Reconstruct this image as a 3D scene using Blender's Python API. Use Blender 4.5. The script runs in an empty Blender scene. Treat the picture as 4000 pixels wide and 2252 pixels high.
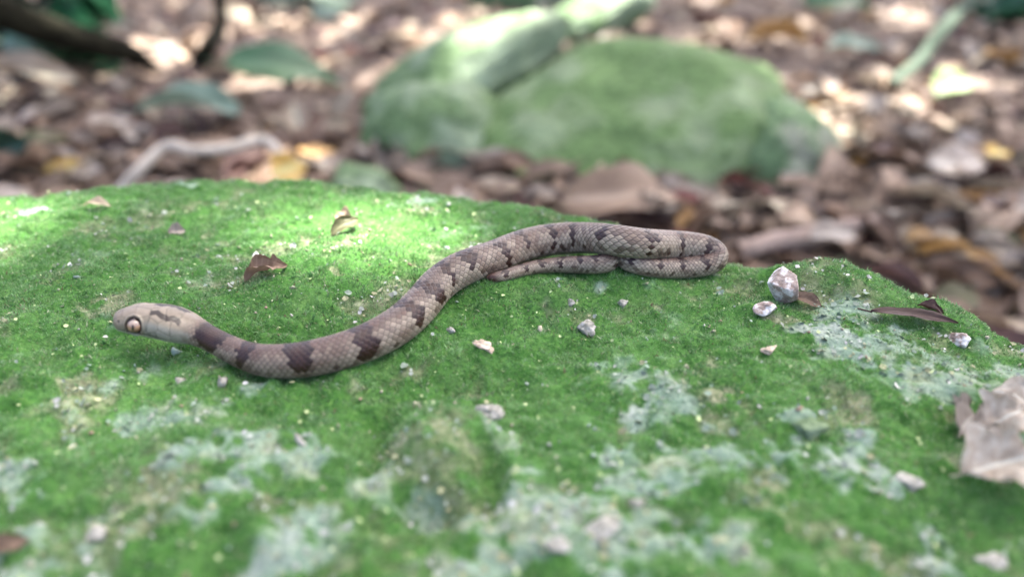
import bpy, bmesh, math, random
import numpy as np
from mathutils import Vector, Matrix, Euler

random.seed(7)
RNG = np.random.default_rng(7)
S = bpy.context.scene
COL = S.collection

# ------------------------------------------------------------------ camera
PITCH = math.radians(30.0)
CAM = np.array((0.0, -0.182, 0.105))
FPX = 3140.0                       # focal length in pixels of the 4000 px wide photograph
cam = bpy.data.cameras.new('camera')
cam.sensor_width = 36.0
cam.lens = 36.0 * FPX / 4000.0
cam.clip_start = 0.01
cam.clip_end = 200.0
cam.dof.use_dof = True
cam.dof.focus_distance = 0.201
cam.dof.aperture_fstop = 5.9
cam_o = bpy.data.objects.new('camera', cam)
cam_o.location = CAM
cam_o.rotation_euler = (math.pi / 2 - PITCH, 0, 0)
COL.objects.link(cam_o)
S.camera = cam_o

# ------------------------------------------------------------------ sky and sun
SUN_EL = math.radians(60)
SUN_AZ = math.radians(38)          # clockwise from +Y: behind the rock, to the right
SUN = np.array((math.cos(SUN_EL) * math.sin(SUN_AZ), math.cos(SUN_EL) * math.cos(SUN_AZ), math.sin(SUN_EL)))
world = bpy.data.worlds.new('World')
S.world = world
world.use_nodes = True
wn = world.node_tree
sky = wn.nodes.new('ShaderNodeTexSky')
sky.sky_type = 'NISHITA'
sky.sun_disc = False
sky.sun_elevation = SUN_EL
sky.sun_rotation = SUN_AZ
sky.air_density = 0.45
sky.dust_density = 6.0
sky.ozone_density = 0.0
bg = wn.nodes['Background']
bg.inputs['Strength'].default_value = 0.10
wn.links.new(sky.outputs['Color'], bg.inputs['Color'])

sl = bpy.data.lights.new('sun', 'SUN')
sl.energy = 5.0
sl.angle = math.radians(0.5)
sl.color = (1.0, 0.95, 0.86)
so = bpy.data.objects.new('sun', sl)
so.rotation_euler = Vector(SUN).to_track_quat('Z', 'Y').to_euler()
so.location = (2, 2, 6)
COL.objects.link(so)

S.view_settings.view_transform = 'Standard'
S.view_settings.look = 'None'
S.view_settings.gamma = 1.0
S.view_settings.use_curve_mapping = False
S.view_settings.exposure = 3.4
S.render.engine = 'CYCLES'
S.cycles.max_bounces = 5
S.cycles.diffuse_bounces = 3
S.cycles.glossy_bounces = 2
S.cycles.transmission_bounces = 3
S.cycles.sample_clamp_indirect = 4.0
S.cycles.use_denoising = True

# ------------------------------------------------------------------ helpers
def lin(r, g, b):
    o = []
    for c in (r, g, b):
        c /= 255.0
        o.append(c / 12.92 if c <= 0.04045 else ((c + 0.055) / 1.055) ** 2.4)
    return np.array(o)

def _hash(ix, iy, iz, seed):
    h = (ix.astype(np.int64) * 374761393 + iy.astype(np.int64) * 668265263 + iz.astype(np.int64) * 2147483647 + seed * 974711) & 0x7fffffff
    h = ((h ^ (h >> 13)) * 1274126177) & 0x7fffffff
    h = ((h ^ (h >> 16)) * 2246822519) & 0x7fffffff
    return (h & 0xffff) / 65535.0

def noise3(x, y, z, seed=0):
    x, y, z = np.broadcast_arrays(np.asarray(x, float), np.asarray(y, float), np.asarray(z, float))
    ix, iy, iz = np.floor(x), np.floor(y), np.floor(z)
    fx, fy, fz = x - ix, y - iy, z - iz
    fx = fx * fx * (3 - 2 * fx); fy = fy * fy * (3 - 2 * fy); fz = fz * fz * (3 - 2 * fz)
    r = 0
    for a in (0, 1):
        for b in (0, 1):
            for c in (0, 1):
                w = (fx if a else 1 - fx) * (fy if b else 1 - fy) * (fz if c else 1 - fz)
                r = r + w * _hash(ix + a, iy + b, iz + c, seed)
    return r * 2 - 1

def noise2(x, y, seed=0):
    x, y = np.broadcast_arrays(np.asarray(x, float), np.asarray(y, float))
    ix, iy = np.floor(x), np.floor(y)
    fx, fy = x - ix, y - iy
    fx = fx * fx * (3 - 2 * fx); fy = fy * fy * (3 - 2 * fy)
    z0 = np.zeros_like(ix)
    h = lambda a, b: _hash(ix + a, iy + b, z0, seed)
    return (h(0, 0) * (1 - fx) * (1 - fy) + h(1, 0) * fx * (1 - fy) + h(0, 1) * (1 - fx) * fy + h(1, 1) * fx * fy) * 2 - 1

def fbm2(x, y, seed=0, oct=4, gain=0.5):
    r, a, t = 0, 1.0, 0
    for i in range(oct):
        k = 2.03 ** i
        c, s = math.cos(i * 0.7), math.sin(i * 0.7)
        r = r + a * noise2((c * x - s * y) * k, (s * x + c * y) * k, seed + i * 17)
        t += a; a *= gain
    return r / t

def sstep(a, b, x):
    t = np.clip((x - a) / (b - a), 0, 1)
    return t * t * (3 - 2 * t)

def mesh_np(name, verts, faces, smooth=True):
    """faces: (n,3) or (n,4) int array"""
    verts = np.ascontiguousarray(verts, dtype=np.float32)
    faces = np.ascontiguousarray(faces, dtype=np.int32)
    n, k = faces.shape
    me = bpy.data.meshes.new(name)
    me.vertices.add(len(verts)); me.vertices.foreach_set('co', verts.ravel())
    me.loops.add(n * k); me.loops.foreach_set('vertex_index', faces.ravel())
    me.polygons.add(n)
    me.polygons.foreach_set('loop_start', np.arange(0, n * k, k, dtype=np.int32))
    me.polygons.foreach_set('loop_total', np.full(n, k, dtype=np.int32))
    me.polygons.foreach_set('use_smooth', np.full(n, smooth, dtype=bool))
    me.update(calc_edges=True)
    return me

def vcol(me, name, arr):
    a = me.attributes.new(name, 'FLOAT_COLOR', 'POINT')
    arr = np.asarray(arr, np.float32)
    if arr.shape[1] == 3:
        arr = np.concatenate([arr, np.ones((len(arr), 1), np.float32)], 1)
    a.data.foreach_set('color', np.ascontiguousarray(arr, np.float32).ravel())

def vval(me, name, arr):
    a = me.attributes.new(name, 'FLOAT', 'POINT')
    a.data.foreach_set('value', np.ascontiguousarray(arr, np.float32).ravel())

def link(name, me, material=None, parent=None):
    o = bpy.data.objects.new(name, me)
    COL.objects.link(o)
    if material is not None and me is not None and not me.materials:
        me.materials.append(material)
    if parent is not None:
        o.parent = parent
    return o

def tag(o, label=None, cat=None, group=None, kind=None):
    if label: o['label'] = label
    if cat: o['category'] = cat
    if group: o['group'] = group
    if kind: o['kind'] = kind
    return o

def grid_faces(nu, nv, wrap=False):
    i = np.arange(nu - 1)[:, None]
    if wrap:
        j = np.arange(nv)[None, :]; j2 = (j + 1) % nv
    else:
        j = np.arange(nv - 1)[None, :]; j2 = j + 1
    a = i * nv + j; b = i * nv + j2; c = (i + 1) * nv + j2; d = (i + 1) * nv + j
    return np.stack([a.ravel(), b.ravel(), c.ravel(), d.ravel()], 1)

# rays of photograph pixels
FWD = np.array((0, math.cos(PITCH), -math.sin(PITCH)))
UPV = np.array((0, math.sin(PITCH), math.cos(PITCH)))
RGT = np.array((1.0, 0, 0))
def ray(u, v):
    d = FWD + RGT * ((u - 2000) / FPX) + UPV * ((1126 - v) / FPX)
    return d / np.linalg.norm(d)
def proj(p):
    q = np.asarray(p) - CAM
    dz = q @ FWD
    return 2000 + FPX * (q @ RGT) / dz, 1126 - FPX * (q @ UPV) / dz, dz
def at_y(u, v, Y):
    d = ray(u, v)
    return CAM + d * ((Y - CAM[1]) / d[1])
def at_z(u, v, Z):
    d = ray(u, v)
    return CAM + d * ((Z - CAM[2]) / d[2])

# ------------------------------------------------------------------ material helpers
def new_mat(name):
    m = bpy.data.materials.new(name)
    m.use_nodes = True
    nt = m.node_tree
    return m, nt, nt.nodes['Principled BSDF']

def N(nt, typ, **kw):
    n = nt.nodes.new(typ)
    for k, v in kw.items():
        setattr(n, k, v)
    return n

def noise_node(nt, scale, detail=4, rough=0.55, vec=None, dist=0.0):
    n = N(nt, 'ShaderNodeTexNoise')
    n.inputs['Scale'].default_value = scale
    n.inputs['Detail'].default_value = detail
    n.inputs['Roughness'].default_value = rough
    n.inputs['Distortion'].default_value = dist
    if vec is not None: nt.links.new(vec, n.inputs['Vector'])
    return n

def ramp(nt, fac, stops):
    r = N(nt, 'ShaderNodeValToRGB')
    e = r.color_ramp.elements
    while len(e) < len(stops): e.new(0.5)
    for k, (p, c) in enumerate(stops):
        e[k].position = p
        e[k].color = (*[float(q) for q in c[:3]], 1)
    nt.links.new(fac, r.inputs['Fac'])
    return r.outputs['Color']

def mixc(nt, fac, a, b, mode='MIX'):
    m = N(nt, 'ShaderNodeMix', data_type='RGBA', blend_type=mode)
    for k, v in ((0, fac), (6, a), (7, b)):
        if isinstance(v, (int, float)): m.inputs[k].default_value = v
        elif isinstance(v, (tuple, list, np.ndarray)): m.inputs[k].default_value = (*[float(q) for q in v[:3]], 1)
        else: nt.links.new(v, m.inputs[k])
    return m.outputs[2]

def bump(nt, h, dist, strength=1.0):
    b = N(nt, 'ShaderNodeBump')
    b.inputs['Distance'].default_value = dist
    b.inputs['Strength'].default_value = strength
    nt.links.new(h, b.inputs['Height'])
    return b.outputs['Normal']

def attr(nt, name):
    return N(nt, 'ShaderNodeAttribute', attribute_name=name)

# ================================================================== THE ROCK
GROUND_Z = -0.15
RIM_PX = [(-260, 790), (0, 758), (500, 716), (1100, 710), (1700, 750), (2100, 812), (2400, 884), (2900, 1010), (3300, 1065), (3640, 1165), (4000, 1305), (4350, 1450)]
rim = [at_z(u, v, 0.0)[:2] for u, v in RIM_PX]
rim = [(-0.40, 0.02), (-0.30, 0.045)] + rim + [(0.20, -0.10), (0.22, -0.17), (0.14, -0.25), (-0.05, -0.28), (-0.25, -0.27), (-0.38, -0.20), (-0.43, -0.08)]
RIM = np.array(rim)
def rim_dist(x, y):
    """signed distance, positive inside the rim"""
    p = np.stack([x, y], -1)
    best = np.full(x.shape, 1e9)
    inside = np.zeros(x.shape, bool)
    n = len(RIM)
    for i in range(n):
        a, b = RIM[i], RIM[(i + 1) % n]
        ab = b - a
        t = np.clip(((p - a) @ ab) / (ab @ ab), 0, 1)
        dd = p - a - t[..., None] * ab
        best = np.minimum(best, (dd ** 2).sum(-1))
        cond = ((a[1] > y) != (b[1] > y))
        with np.errstate(divide='ignore', invalid='ignore'):
            xi = (b[0] - a[0]) * (y - a[1]) / (b[1] - a[1]) + a[0]
        inside ^= cond & (x < xi)
    d = np.sqrt(best)
    return np.where(inside, d, -d)

RND = 0.022
# lumps placed on the rock: pixel of the base, height m, radius m (x), radius (y), sharpness
LUMPS = [(3150, 1095, .0035, .011, .008), (3380, 1140, .003, .010, .008), (3250, 1110, .003, .016, .01), (2440, 1085, .0035, .011, .006), (2170, 1175, .0035, .006, .005),
         (1900, 1140, .002, .007, .005), (2960, 1215, .002, .006, .004),
         (1720, 1690, .0042, .014, .010), (1480, 1700, -.004, .004, .010), (1880, 1800, -.005, .004, .006), (1700, 1960, -.005, .009, .004), (1930, 1900, -.004, .003, .008), (1900, 1850, .002, .012, .008), (3300, 1230, .002, .02, .01), (3750, 1215, .003, .016, .008),
         (2550, 1540, .0016, .012, .008), (850, 1770, .0022, .02, .012), (1100, 2060, .003, .007, .008), (2150, 2080, .0025, .012, .010), (2700, 2000, .002, .02, .012)]
LW = []
for (u, v, h, rx, ry) in LUMPS:
    p = at_z(u, v, 0.0)
    LW.append((p[0], p[1], h, rx, ry))

def rock_base(x, y):
    d = rim_dist(x, y) + 0.016 + 0.004 * noise2(x * 45, y * 45, 3) + 0.002 * noise2(x * 140, y * 140, 4)
    t = -0.12 * np.maximum(0, x - 0.03) ** 1.5 * sstep(0.0, 0.08, x) - 0.06 * np.maximum(0, -x - 0.1) ** 1.3
    t = t + 0.0028 * fbm2(x * 22, y * 22, 11, 2) * sstep(-0.01, 0.05, d)
    dd = np.clip(RND - d, 0, RND) / RND
    drop = RND * (1 - np.sqrt(np.clip(1 - dd ** 2, 0, 1)))
    z = t - drop - np.clip(-d, 0, 1) * 2.4
    for (cx, cy, h, rx, ry) in LW:
        q = ((x - cx) / rx) ** 2 + ((y - cy) / ry) ** 2
        z = z + h * np.exp(-q ** 1.5)
    return np.maximum(z, GROUND_Z - 0.03)

def front_w(y):
    return 0.35 + 0.65 * sstep(0.0, -0.06, y)

def rock_h(x, y):
    z = rock_base(x, y)
    f = front_w(y)
    z = z + 0.0017 * fbm2(x * 75, y * 75, 21, 2) * (0.5 + f)
    w = fbm2(x * 170, y * 170, 31, 2)
    z = z + 0.0011 * (.45 + .55 * f) * (np.abs(w) * 2.2 - 0.5)
    z = z + 0.00075 * fbm2(x * 420, y * 420, 41, 3)
    return z

def on_rock(u, v, h=0.0, fn=None):
    fn = fn or rock_h
    d = ray(u, v)
    t = np.linspace(0.06, 0.6, 4000)
    P = CAM + d[None, :] * t[:, None]
    g = P[:, 2] - fn(P[:, 0], P[:, 1]) - h
    i = int(np.argmax(g < 0))
    if g[i] >= 0: return at_z(u, v, 0.0)
    a = g[i - 1] / (g[i - 1] - g[i]) if i else 0
    return CAM + d * (t[i - 1] + (t[i] - t[i - 1]) * a)

def axis(segs):
    out = []
    for a, b, n in segs:
        out.append(np.linspace(a, b, n, endpoint=False))
    out.append([segs[-1][1]])
    return np.concatenate(out)
XS = axis([(-0.47, -0.20, 90), (-0.20, 0.165, 560), (0.165, 0.29, 50)])
YS = axis([(-0.35, -0.13, 70), (-0.13, 0.088, 350), (0.088, 0.19, 44)])
GX, GY = np.meshgrid(XS, YS, indexing='ij')
gx, gy = GX.ravel(), GY.ravel()
gz = rock_h(gx, gy)

# cover of the rock: lichen crust, bare stone, bleached / dry spots, all with a shape of their own
LICHEN = [(3420, 1380, 330, 130), (3700, 1470, 260, 130), (3250, 1290, 200, 60), (2250, 2060, 420, 190), (1950, 2180, 320, 100), (1180, 2080, 190, 150), (2650, 2160, 320, 100), (2560, 1880, 260, 120), (930, 1770, 260, 90), (2500, 1500, 160, 110), (2620, 1560, 110, 90), (2480, 1590, 80, 60), (720, 1760, 130, 70), (950, 1740, 190, 70), (1130, 1780, 170, 90), (1040, 1500, 80, 60), (300, 1750, 95, 45), (440, 1680, 80, 45),
          (3330, 1330, 170, 60), (3440, 1440, 200, 80), (3300, 1200, 150, 50), (3500, 1270, 180, 40), (3620, 1540, 170, 70), (3150, 1660, 90, 50), (3370, 1700, 100, 50),
          (2050, 1960, 150, 90), (2040, 2090, 170, 70), (1480, 1880, 90, 130), (1620, 2050, 120, 70), (2580, 1830, 220, 80), (2450, 1770, 120, 60), (2850, 2080, 200, 100), (2400, 2180, 320, 70), (1900, 2230, 220, 60),
          (1150, 2060, 100, 120), (1080, 2200, 160, 70), (3680, 2150, 110, 120), (700, 560 + 160, 90, 12), (1640, 780, 90, 25), (130, 840, 90, 20), (80, 2080, 80, 60), (3950, 1450, 100, 60), (2720, 1060, 50, 12), (2350, 1100, 40, 20)]
BARE = [(620, 1920, 200, 110), (560, 2050, 200, 100), (300, 1540, 190, 40), (1660, 1680, 200, 70), (3000, 1830, 150, 70), (2950, 1900, 120, 60), (2330, 2000, 200, 110), (2500, 2010, 140, 80), (1000, 1080, 130, 25), (820, 1110, 110, 20), (420, 1180, 140, 25),
        (1330, 1060, 60, 18), (880, 1010, 120, 25), (1680, 800, 60, 30), (3010, 1240, 90, 30), (3130, 1270, 100, 25), (2830, 1600, 140, 50), (3300, 1560, 150, 50), (1250, 1960, 130, 50), (1850, 1530, 120, 35), (2100, 1420, 90, 40),(3700,1640,120,50)]
def patches(lst, x, y, seed, wob):
    m = np.zeros_like(x)
    wx = 0.005 * fbm2(x * 110, y * 110, seed, 3); wy = 0.005 * fbm2(x * 110, y * 110, seed + 5, 3)
    for (u, v, ru, rv) in lst:
        p = on_rock(u, v, 0, rock_base)
        dz = proj(p)[2]
        k = dz / FPX
        sn = max(0.35, -ray(u, v)[2])
        q = np.sqrt(((x - p[0] + wx * wob) / (ru * k)) ** 2 + ((y - p[1] + wy * wob) / (rv * k / sn)) ** 2)
        m = np.maximum(m, 1 - sstep(0.35, 1.25, q))
    return m
lich = patches(LICHEN, gx, gy, 51, 1.0)
bare = patches(BARE, gx, gy, 71, 1.4)
fl = fbm2(gx * 60, gy * 60, 81, 4)
fs = fbm2(gx * 260, gy * 260, 91, 3)
frw = sstep(0.0, -0.08, gy)
ff = fbm2(gx * 620, gy * 620, 95, 2)
lich = np.clip(np.maximum(lich * sstep(-0.10, 0.34, fs + 0.7 * ff - 0.45 + 0.9 * lich), sstep(0.40, 0.62, fl + 0.25 * fs + .2 * ff + 0.15 * frw) * (0.35 + .65 * frw)), 0, 1) * 0.9
bare = np.clip(np.maximum(bare * sstep(-0.1, 0.35, fs + 0.5 * ff - .4 + .8 * bare), 0.75 * sstep(0.16, 0.62, fbm2(gx * 90, gy * 90, 101, 3) + 0.35 * fs + .2 * ff)), 0, 1) * (1 - 0.7 * lich)
outside = rim_dist(gx, gy) < -0.02
gz = gz - 0.0006 * bare + 0.0004 * lich * (0.5 + fs)
# crust tone: teal grey, pale grey, yellowish
tone = fbm2(gx * 45, gy * 45, 111, 3) + 0.5 * fbm2(gx * 300, gy * 300, 113, 2)
rock_me = mesh_np('mossy_rock', np.stack([gx, gy, gz], 1), grid_faces(len(XS), len(YS))[:, ::-1])
vcol(rock_me, 'cover', np.stack([lich, bare, tone * 0.5 + 0.5], 1))
m_rock, nt, pb = new_mat('rock_moss_lichen')
cv = attr(nt, 'cover')
sep = N(nt, 'ShaderNodeSeparateColor'); nt.links.new(cv.outputs['Color'], sep.inputs[0])
oc = N(nt, 'ShaderNodeTexCoord').outputs['Object']
n1 = noise_node(nt, 90, 5, 0.6, oc); n2 = noise_node(nt, 900, 4, 0.65, oc); n3 = noise_node(nt, 300, 4, 0.6, oc)
moss_c = ramp(nt, n1.outputs['Fac'], [(0.3, (.026, .085, .020)), (0.5, (.055, .145, .040)), (0.7, (.11, .19, .075))])
moss_c = mixc(nt, 0.6, moss_c, ramp(nt, n2.outputs['Fac'], [(0.3, (.008, .03, .004)), (0.55, (.045, .14, .018)), (0.75, (.16, .25, .07))]))
lich_c = ramp(nt, sep.outputs[2], [(0.2, (.23, .25, .16)), (0.38, (.17, .225, .165)), (0.55, (.15, .215, .17)), (0.72, (.21, .25, .22)), (0.88, (.36, .37, .35))])
lich_c = mixc(nt, 0.35, lich_c, ramp(nt, n2.outputs['Fac'], [(0.32, (.04, .08, .045)), (0.5, (.16, .25, .18)), (0.72, (.44, .50, .44))]))
bare_c = ramp(nt, n3.outputs['Fac'], [(0.3, (.06, .055, .035)), (0.5, (.20, .19, .13)), (0.68, (.38, .35, .27)), (0.8, (.55, .50, .43))])
bare_c = mixc(nt, 0.35, bare_c, moss_c)
c = mixc(nt, sep.outputs[1], moss_c, bare_c)
c = mixc(nt, sep.outputs[0], c, lich_c)
nt.links.new(c, pb.inputs['Base Color'])
pb.inputs['Roughness'].default_value = 0.9
pb.inputs['Specular IOR Level'].default_value = 0.15
nt.links.new(bump(nt, n2.outputs['Fac'], 0.0006, 0.9), pb.inputs['Normal'])
rock_o = link('mossy_rock', rock_me, m_rock)
tag(rock_o, 'broad green mossy rock with pale lichen patches, the snake lying across its top', 'rock')

# moss: short fibres
def cover_at(x, y):
    i = np.clip(np.searchsorted(XS, x), 1, len(XS) - 1); j = np.clip(np.searchsorted(YS, y), 1, len(YS) - 1)
    k = i * len(YS) + j
    return lich[k], bare[k]
def moss_points(n, x0, x1, y0, y1):
    x = RNG.uniform(x0, x1, n); y = RNG.uniform(y0, y1, n)
    l, b = cover_at(x, y)
    keep = (RNG.uniform(0, 1, n) > np.clip(l * 0.92, 0, .92)) & (RNG.uniform(0, 1, n) > b * 0.7) & (rim_dist(x, y) > -0.035)
    return x[keep], y[keep]
def moss_blades(pts, L0, L1, W):
    x, y = pts
    n = len(x)
    z = rock_h(x, y)
    e = 0.0008
    nx = -(rock_h(x + e, y) - z) / e; ny = -(rock_h(x, y + e) - z) / e
    nn = np.stack([nx, ny, np.ones(n)], 1); nn /= np.linalg.norm(nn, axis=1)[:, None]
    tuft = fbm2(x * 240, y * 240, 131, 2); tuft2 = fbm2(x * 70, y * 70, 133, 3)
    ln = RNG.uniform(L0, L1, n) * (0.75 + 0.6 * np.clip(tuft, -0.6, 1))
    ang = RNG.uniform(0, 2 * np.pi, n); lean = RNG.uniform(0.2, 1.3, n)
    d = nn + np.stack([np.cos(ang) * lean, np.sin(ang) * lean, np.zeros(n)], 1)
    d /= np.linalg.norm(d, axis=1)[:, None]
    b = np.stack([x, y, z - 0.0001], 1)
    a2 = RNG.uniform(0, 2 * np.pi, n)
    sd = np.stack([np.cos(a2), np.sin(a2), np.zeros(n)], 1) * (W * RNG.uniform(.6, 1.4, n))[:, None]
    V = np.empty((n, 3, 3))
    V[:, 0] = b - sd; V[:, 1] = b + sd; V[:, 2] = b + d * ln[:, None]
    t = np.clip(0.5 + 0.8 * tuft2 + 0.3 * tuft + 0.3 * RNG.normal(0, 1, n), 0, 1)[:, None]
    c0, c1 = np.array((.040, .120, .034)), np.array((.190, .35, .140))
    colr = c0 + (c1 - c0) * t
    yel = (RNG.uniform(0, 1, n) < 0.12 + 0.25 * np.clip(fbm2(x * 50, y * 50, 141, 2), 0, 1))[:, None]
    colr = np.where(yel, np.array((.27, .31, .19)) * RNG.uniform(.6, 1.5, (n, 1)), colr)
    dead = (RNG.uniform(0, 1, n) < 0.04)[:, None]
    colr = np.where(dead, np.array((.16, .12, .07)), colr)
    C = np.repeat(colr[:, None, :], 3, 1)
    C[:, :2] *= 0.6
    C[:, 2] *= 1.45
    return V.reshape(-1, 3), C.reshape(-1, 3)
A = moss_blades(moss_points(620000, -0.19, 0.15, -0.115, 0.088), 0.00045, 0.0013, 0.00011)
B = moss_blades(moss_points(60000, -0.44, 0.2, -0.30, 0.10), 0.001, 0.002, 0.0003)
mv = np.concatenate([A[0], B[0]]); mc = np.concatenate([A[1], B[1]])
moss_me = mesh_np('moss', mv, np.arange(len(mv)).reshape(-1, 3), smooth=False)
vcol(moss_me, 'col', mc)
m_moss, nt, pb = new_mat('moss_fibre')
nt.links.new(attr(nt, 'col').outputs['Color'], pb.inputs['Base Color'])
pb.inputs['Roughness'].default_value = 0.55
pb.inputs['Specular IOR Level'].default_value = 0.35
tr = N(nt, 'ShaderNodeBsdfTranslucent'); nt.links.new(attr(nt, 'col').outputs['Color'], tr.inputs['Color'])
mx = N(nt, 'ShaderNodeMixShader'); mx.inputs[0].default_value = 0.35
nt.links.new(pb.outputs[0], mx.inputs[1]); nt.links.new(tr.outputs[0], mx.inputs[2])
nt.links.new(mx.outputs[0], nt.nodes['Material Output'].inputs['Surface'])
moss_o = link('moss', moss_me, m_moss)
tag(moss_o, 'short bright green moss carpeting the rock under the snake', 'moss', kind='stuff')

# ================================================================== THE SNAKE
MM = 0.001
# pixel of the axis, radius mm, height of the underside above the rock mm
SN = [(441, 1254, 0.3, 8.3), (490, 1249, 3.2, 5.2), (560, 1249, 3.6, 4.7), (640, 1256, 3.9, 4.0), (710, 1272, 3.4, 3.6), (765, 1293, 2.8, 3.0), (815, 1318, 2.75, 2.1), (860, 1343, 2.8, 1.1), (950, 1386, 3.05, -0.1),
      (1045, 1411, 3.6, -0.2), (1140, 1410, 3.85, -0.2), (1250, 1394, 4.0, -0.2), (1405, 1349, 4.15, -0.2), (1545, 1279, 4.35, -0.2), (1640, 1195, 4.4, -0.2), (1710, 1110, 4.4, -0.2),
      (1800, 1050, 4.4, -0.2), (1925, 1008, 4.4, -0.2), (2049, 958, 4.4, 0.3), (2166, 934, 4.3, 1.6), (2282, 929, 4.2, 3.2), (2399, 938, 4.05, 4.0), (2515, 953, 3.95, 3.8), (2632, 957, 3.9, 3.0), (2720, 964, 3.8, 2.4),
      (2780, 975, 3.65, 1.8), (2812, 994, 3.45, 1.1), (2806, 1018, 3.2, 0.4), (2750, 1038, 2.95, -0.1), (2632, 1048, 2.75, -0.1), (2538, 1043, 2.65, -0.1), (2452, 1024, 2.55, -0.1)]
pts = [on_rock(u, v, (r + c) * MM, rock_base) for (u, v, r, c) in SN]
rad = [r for (_, _, r, _) in SN]
b0 = pts[21]
zf = lambda x, y: float(rock_base(np.array([x]), np.array([y]))[0])
def loose(dx, dy, r):
    x, y = b0[0] + dx * MM, b0[1] + dy * MM
    pts.append(np.array((x, y, zf(x, y) + r * MM))); rad.append(r)
x46 = pts[-1]
loose(2.9, 2.5, 2.5); loose(3.4, 8.5, 2.4); loose(1.2, 11.4, 2.3); loose(-1.2, 8.0, 2.3); loose(-0.9, 1.5, 2.45)
n_front = len(pts)
TAIL = [(2400, 1022, 2.5), (2345, 1033, 2.5), (2259, 1034, 2.35), (2166, 1034, 2.05), (2073, 1046, 1.75), (1979, 1073, 1.5), (1925, 1089, 1.3)]
for (u, v, r) in TAIL:
    pts.append(on_rock(u, v, (r - 0.1) * MM, rock_base)); rad.append(r)
pts.append(pts[-1] + np.array((-0.0016, 0.0008, -0.0001))); rad.append(1.2)
pts = np.array(pts); rad = np.array(rad)

def catmull(P, R, step):
    d = np.r_[0, np.cumsum(np.linalg.norm(np.diff(P, axis=0), axis=1) ** 0.5)]
    Q = np.concatenate([P, R[:, None]], 1)
    out = []
    n = len(P)
    for i in range(n - 1):
        p1, p2 = Q[i], Q[i + 1]
        t1, t2 = d[i], d[i + 1]
        m1 = (Q[i + 1] - Q[max(i - 1, 0)]) / (d[i + 1] - d[max(i - 1, 0)]) * (t2 - t1)
        m2 = (Q[min(i + 2, n - 1)] - Q[i]) / (d[min(i + 2, n - 1)] - d[i]) * (t2 - t1)
        t = np.linspace(0, 1, 40, endpoint=False)[:, None]
        out.append((2 * t ** 3 - 3 * t ** 2 + 1) * p1 + (t ** 3 - 2 * t ** 2 + t) * m1 + (-2 * t ** 3 + 3 * t ** 2) * p2 + (t ** 3 - t ** 2) * m2)
    out.append(Q[-1:])
    D = np.concatenate(out)
    s = np.r_[0, np.cumsum(np.linalg.norm(np.diff(D[:, :3], axis=0), axis=1))]
    m = int(s[-1] / step)
    ss = np.linspace(0, s[-1], m)
    return np.stack([np.interp(ss, s, D[:, k]) for k in range(4)], 1), ss
PATH, SS = catmull(pts, rad * MM, 0.00014)
def smooth(a, w):
    k = np.exp(-0.5 * (np.arange(-3 * w, 3 * w + 1) / w) ** 2); k /= k.sum()
    ap = np.concatenate([2 * a[:1] - a[1:3 * w + 1][::-1], a, 2 * a[-1:] - a[-3 * w - 1:-1][::-1]])
    return np.stack([np.convolve(ap[:, i], k, 'valid') for i in range(a.shape[1])], 1)
PATH = smooth(PATH, 20)
SS = np.r_[0, np.cumsum(np.linalg.norm(np.diff(PATH[:, :3], axis=0), axis=1))]
LEN = SS[-1]
T = np.gradient(PATH[:, :3], axis=0); T /= np.linalg.norm(T, axis=1)[:, None]
UPS = np.array((0, 0, 1.0))[None] - T * T[:, 2:3]; UPS /= np.linalg.norm(UPS, axis=1)[:, None]
SID = np.cross(T, UPS)             # right hand side when looking from head to tail
smm = SS / MM
# cross-section: half width, top and bottom heights
hs = np.array([0, .12, .4, 1.0, 2.2, 4.0, 6.0, 8.5, 11, 13.5, 16, 18.5, 21, 24])
hw = np.array([.4, 1.25, 2.0, 2.7, 3.25, 3.8, 4.2, 4.6, 4.95, 5.0, 4.45, 3.45, 2.85, 2.8])
ht = np.array([.35, 1.05, 1.7, 2.3, 2.9, 3.55, 3.95, 4.1, 4.1, 3.9, 3.45, 2.95, 2.75, 2.75])
hb = np.array([.35, .95, 1.45, 1.95, 2.4, 2.8, 3.0, 3.2, 3.3, 3.25, 3.0, 2.7, 2.6, 2.65])
rb = PATH[:, 3] / MM
bl = sstep(20, 25, smm)
end = np.clip((LEN / MM - smm) / 2.6, 0, 1); endf = np.sqrt(1 - (1 - end) ** 2) * 0.98 + 0.02
def prof(h, k):
    i = np.interp(smm, hs, h)
    return (i * (1 - bl) + rb * k * bl) * endf
HW = prof(hw, 1.0); HT = prof(ht, 1.0); HB = prof(hb, 0.97)
# smooth the sampled head profile a little
for A_ in (HW, HT, HB):
    k = np.ones(9) / 9; q = np.convolve(np.r_[A_[:4][::-1], A_, A_[-4:][::-1]], k, 'valid'); A_[12:] = q[12:]
NT = 176
th = np.linspace(-np.pi, np.pi, NT, endpoint=False)      # 0 = back, +-pi = belly
SMM, TH = np.meshgrid(smm, th, indexing='ij')
ex = 1 + 0.0 * TH
cs, sn = np.cos(TH), np.sin(TH)
# slightly boxy belly
pw = 0.86
cc = np.where(cs > 0, cs, -np.abs(cs) ** pw)
R_h = np.where(cs > 0, HT[:, None], HB[:, None])
offx = HW[:, None] * np.sign(sn) * np.abs(sn) ** 0.95
offz = R_h * cc
onhead = 1 - sstep(15, 19, SMM)
# flat crown and square cheeks on the head
offz = np.where(cs > 0, offz - onhead * 0.10 * HT[:, None] * np.abs(cs) ** 3, offz)
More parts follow.
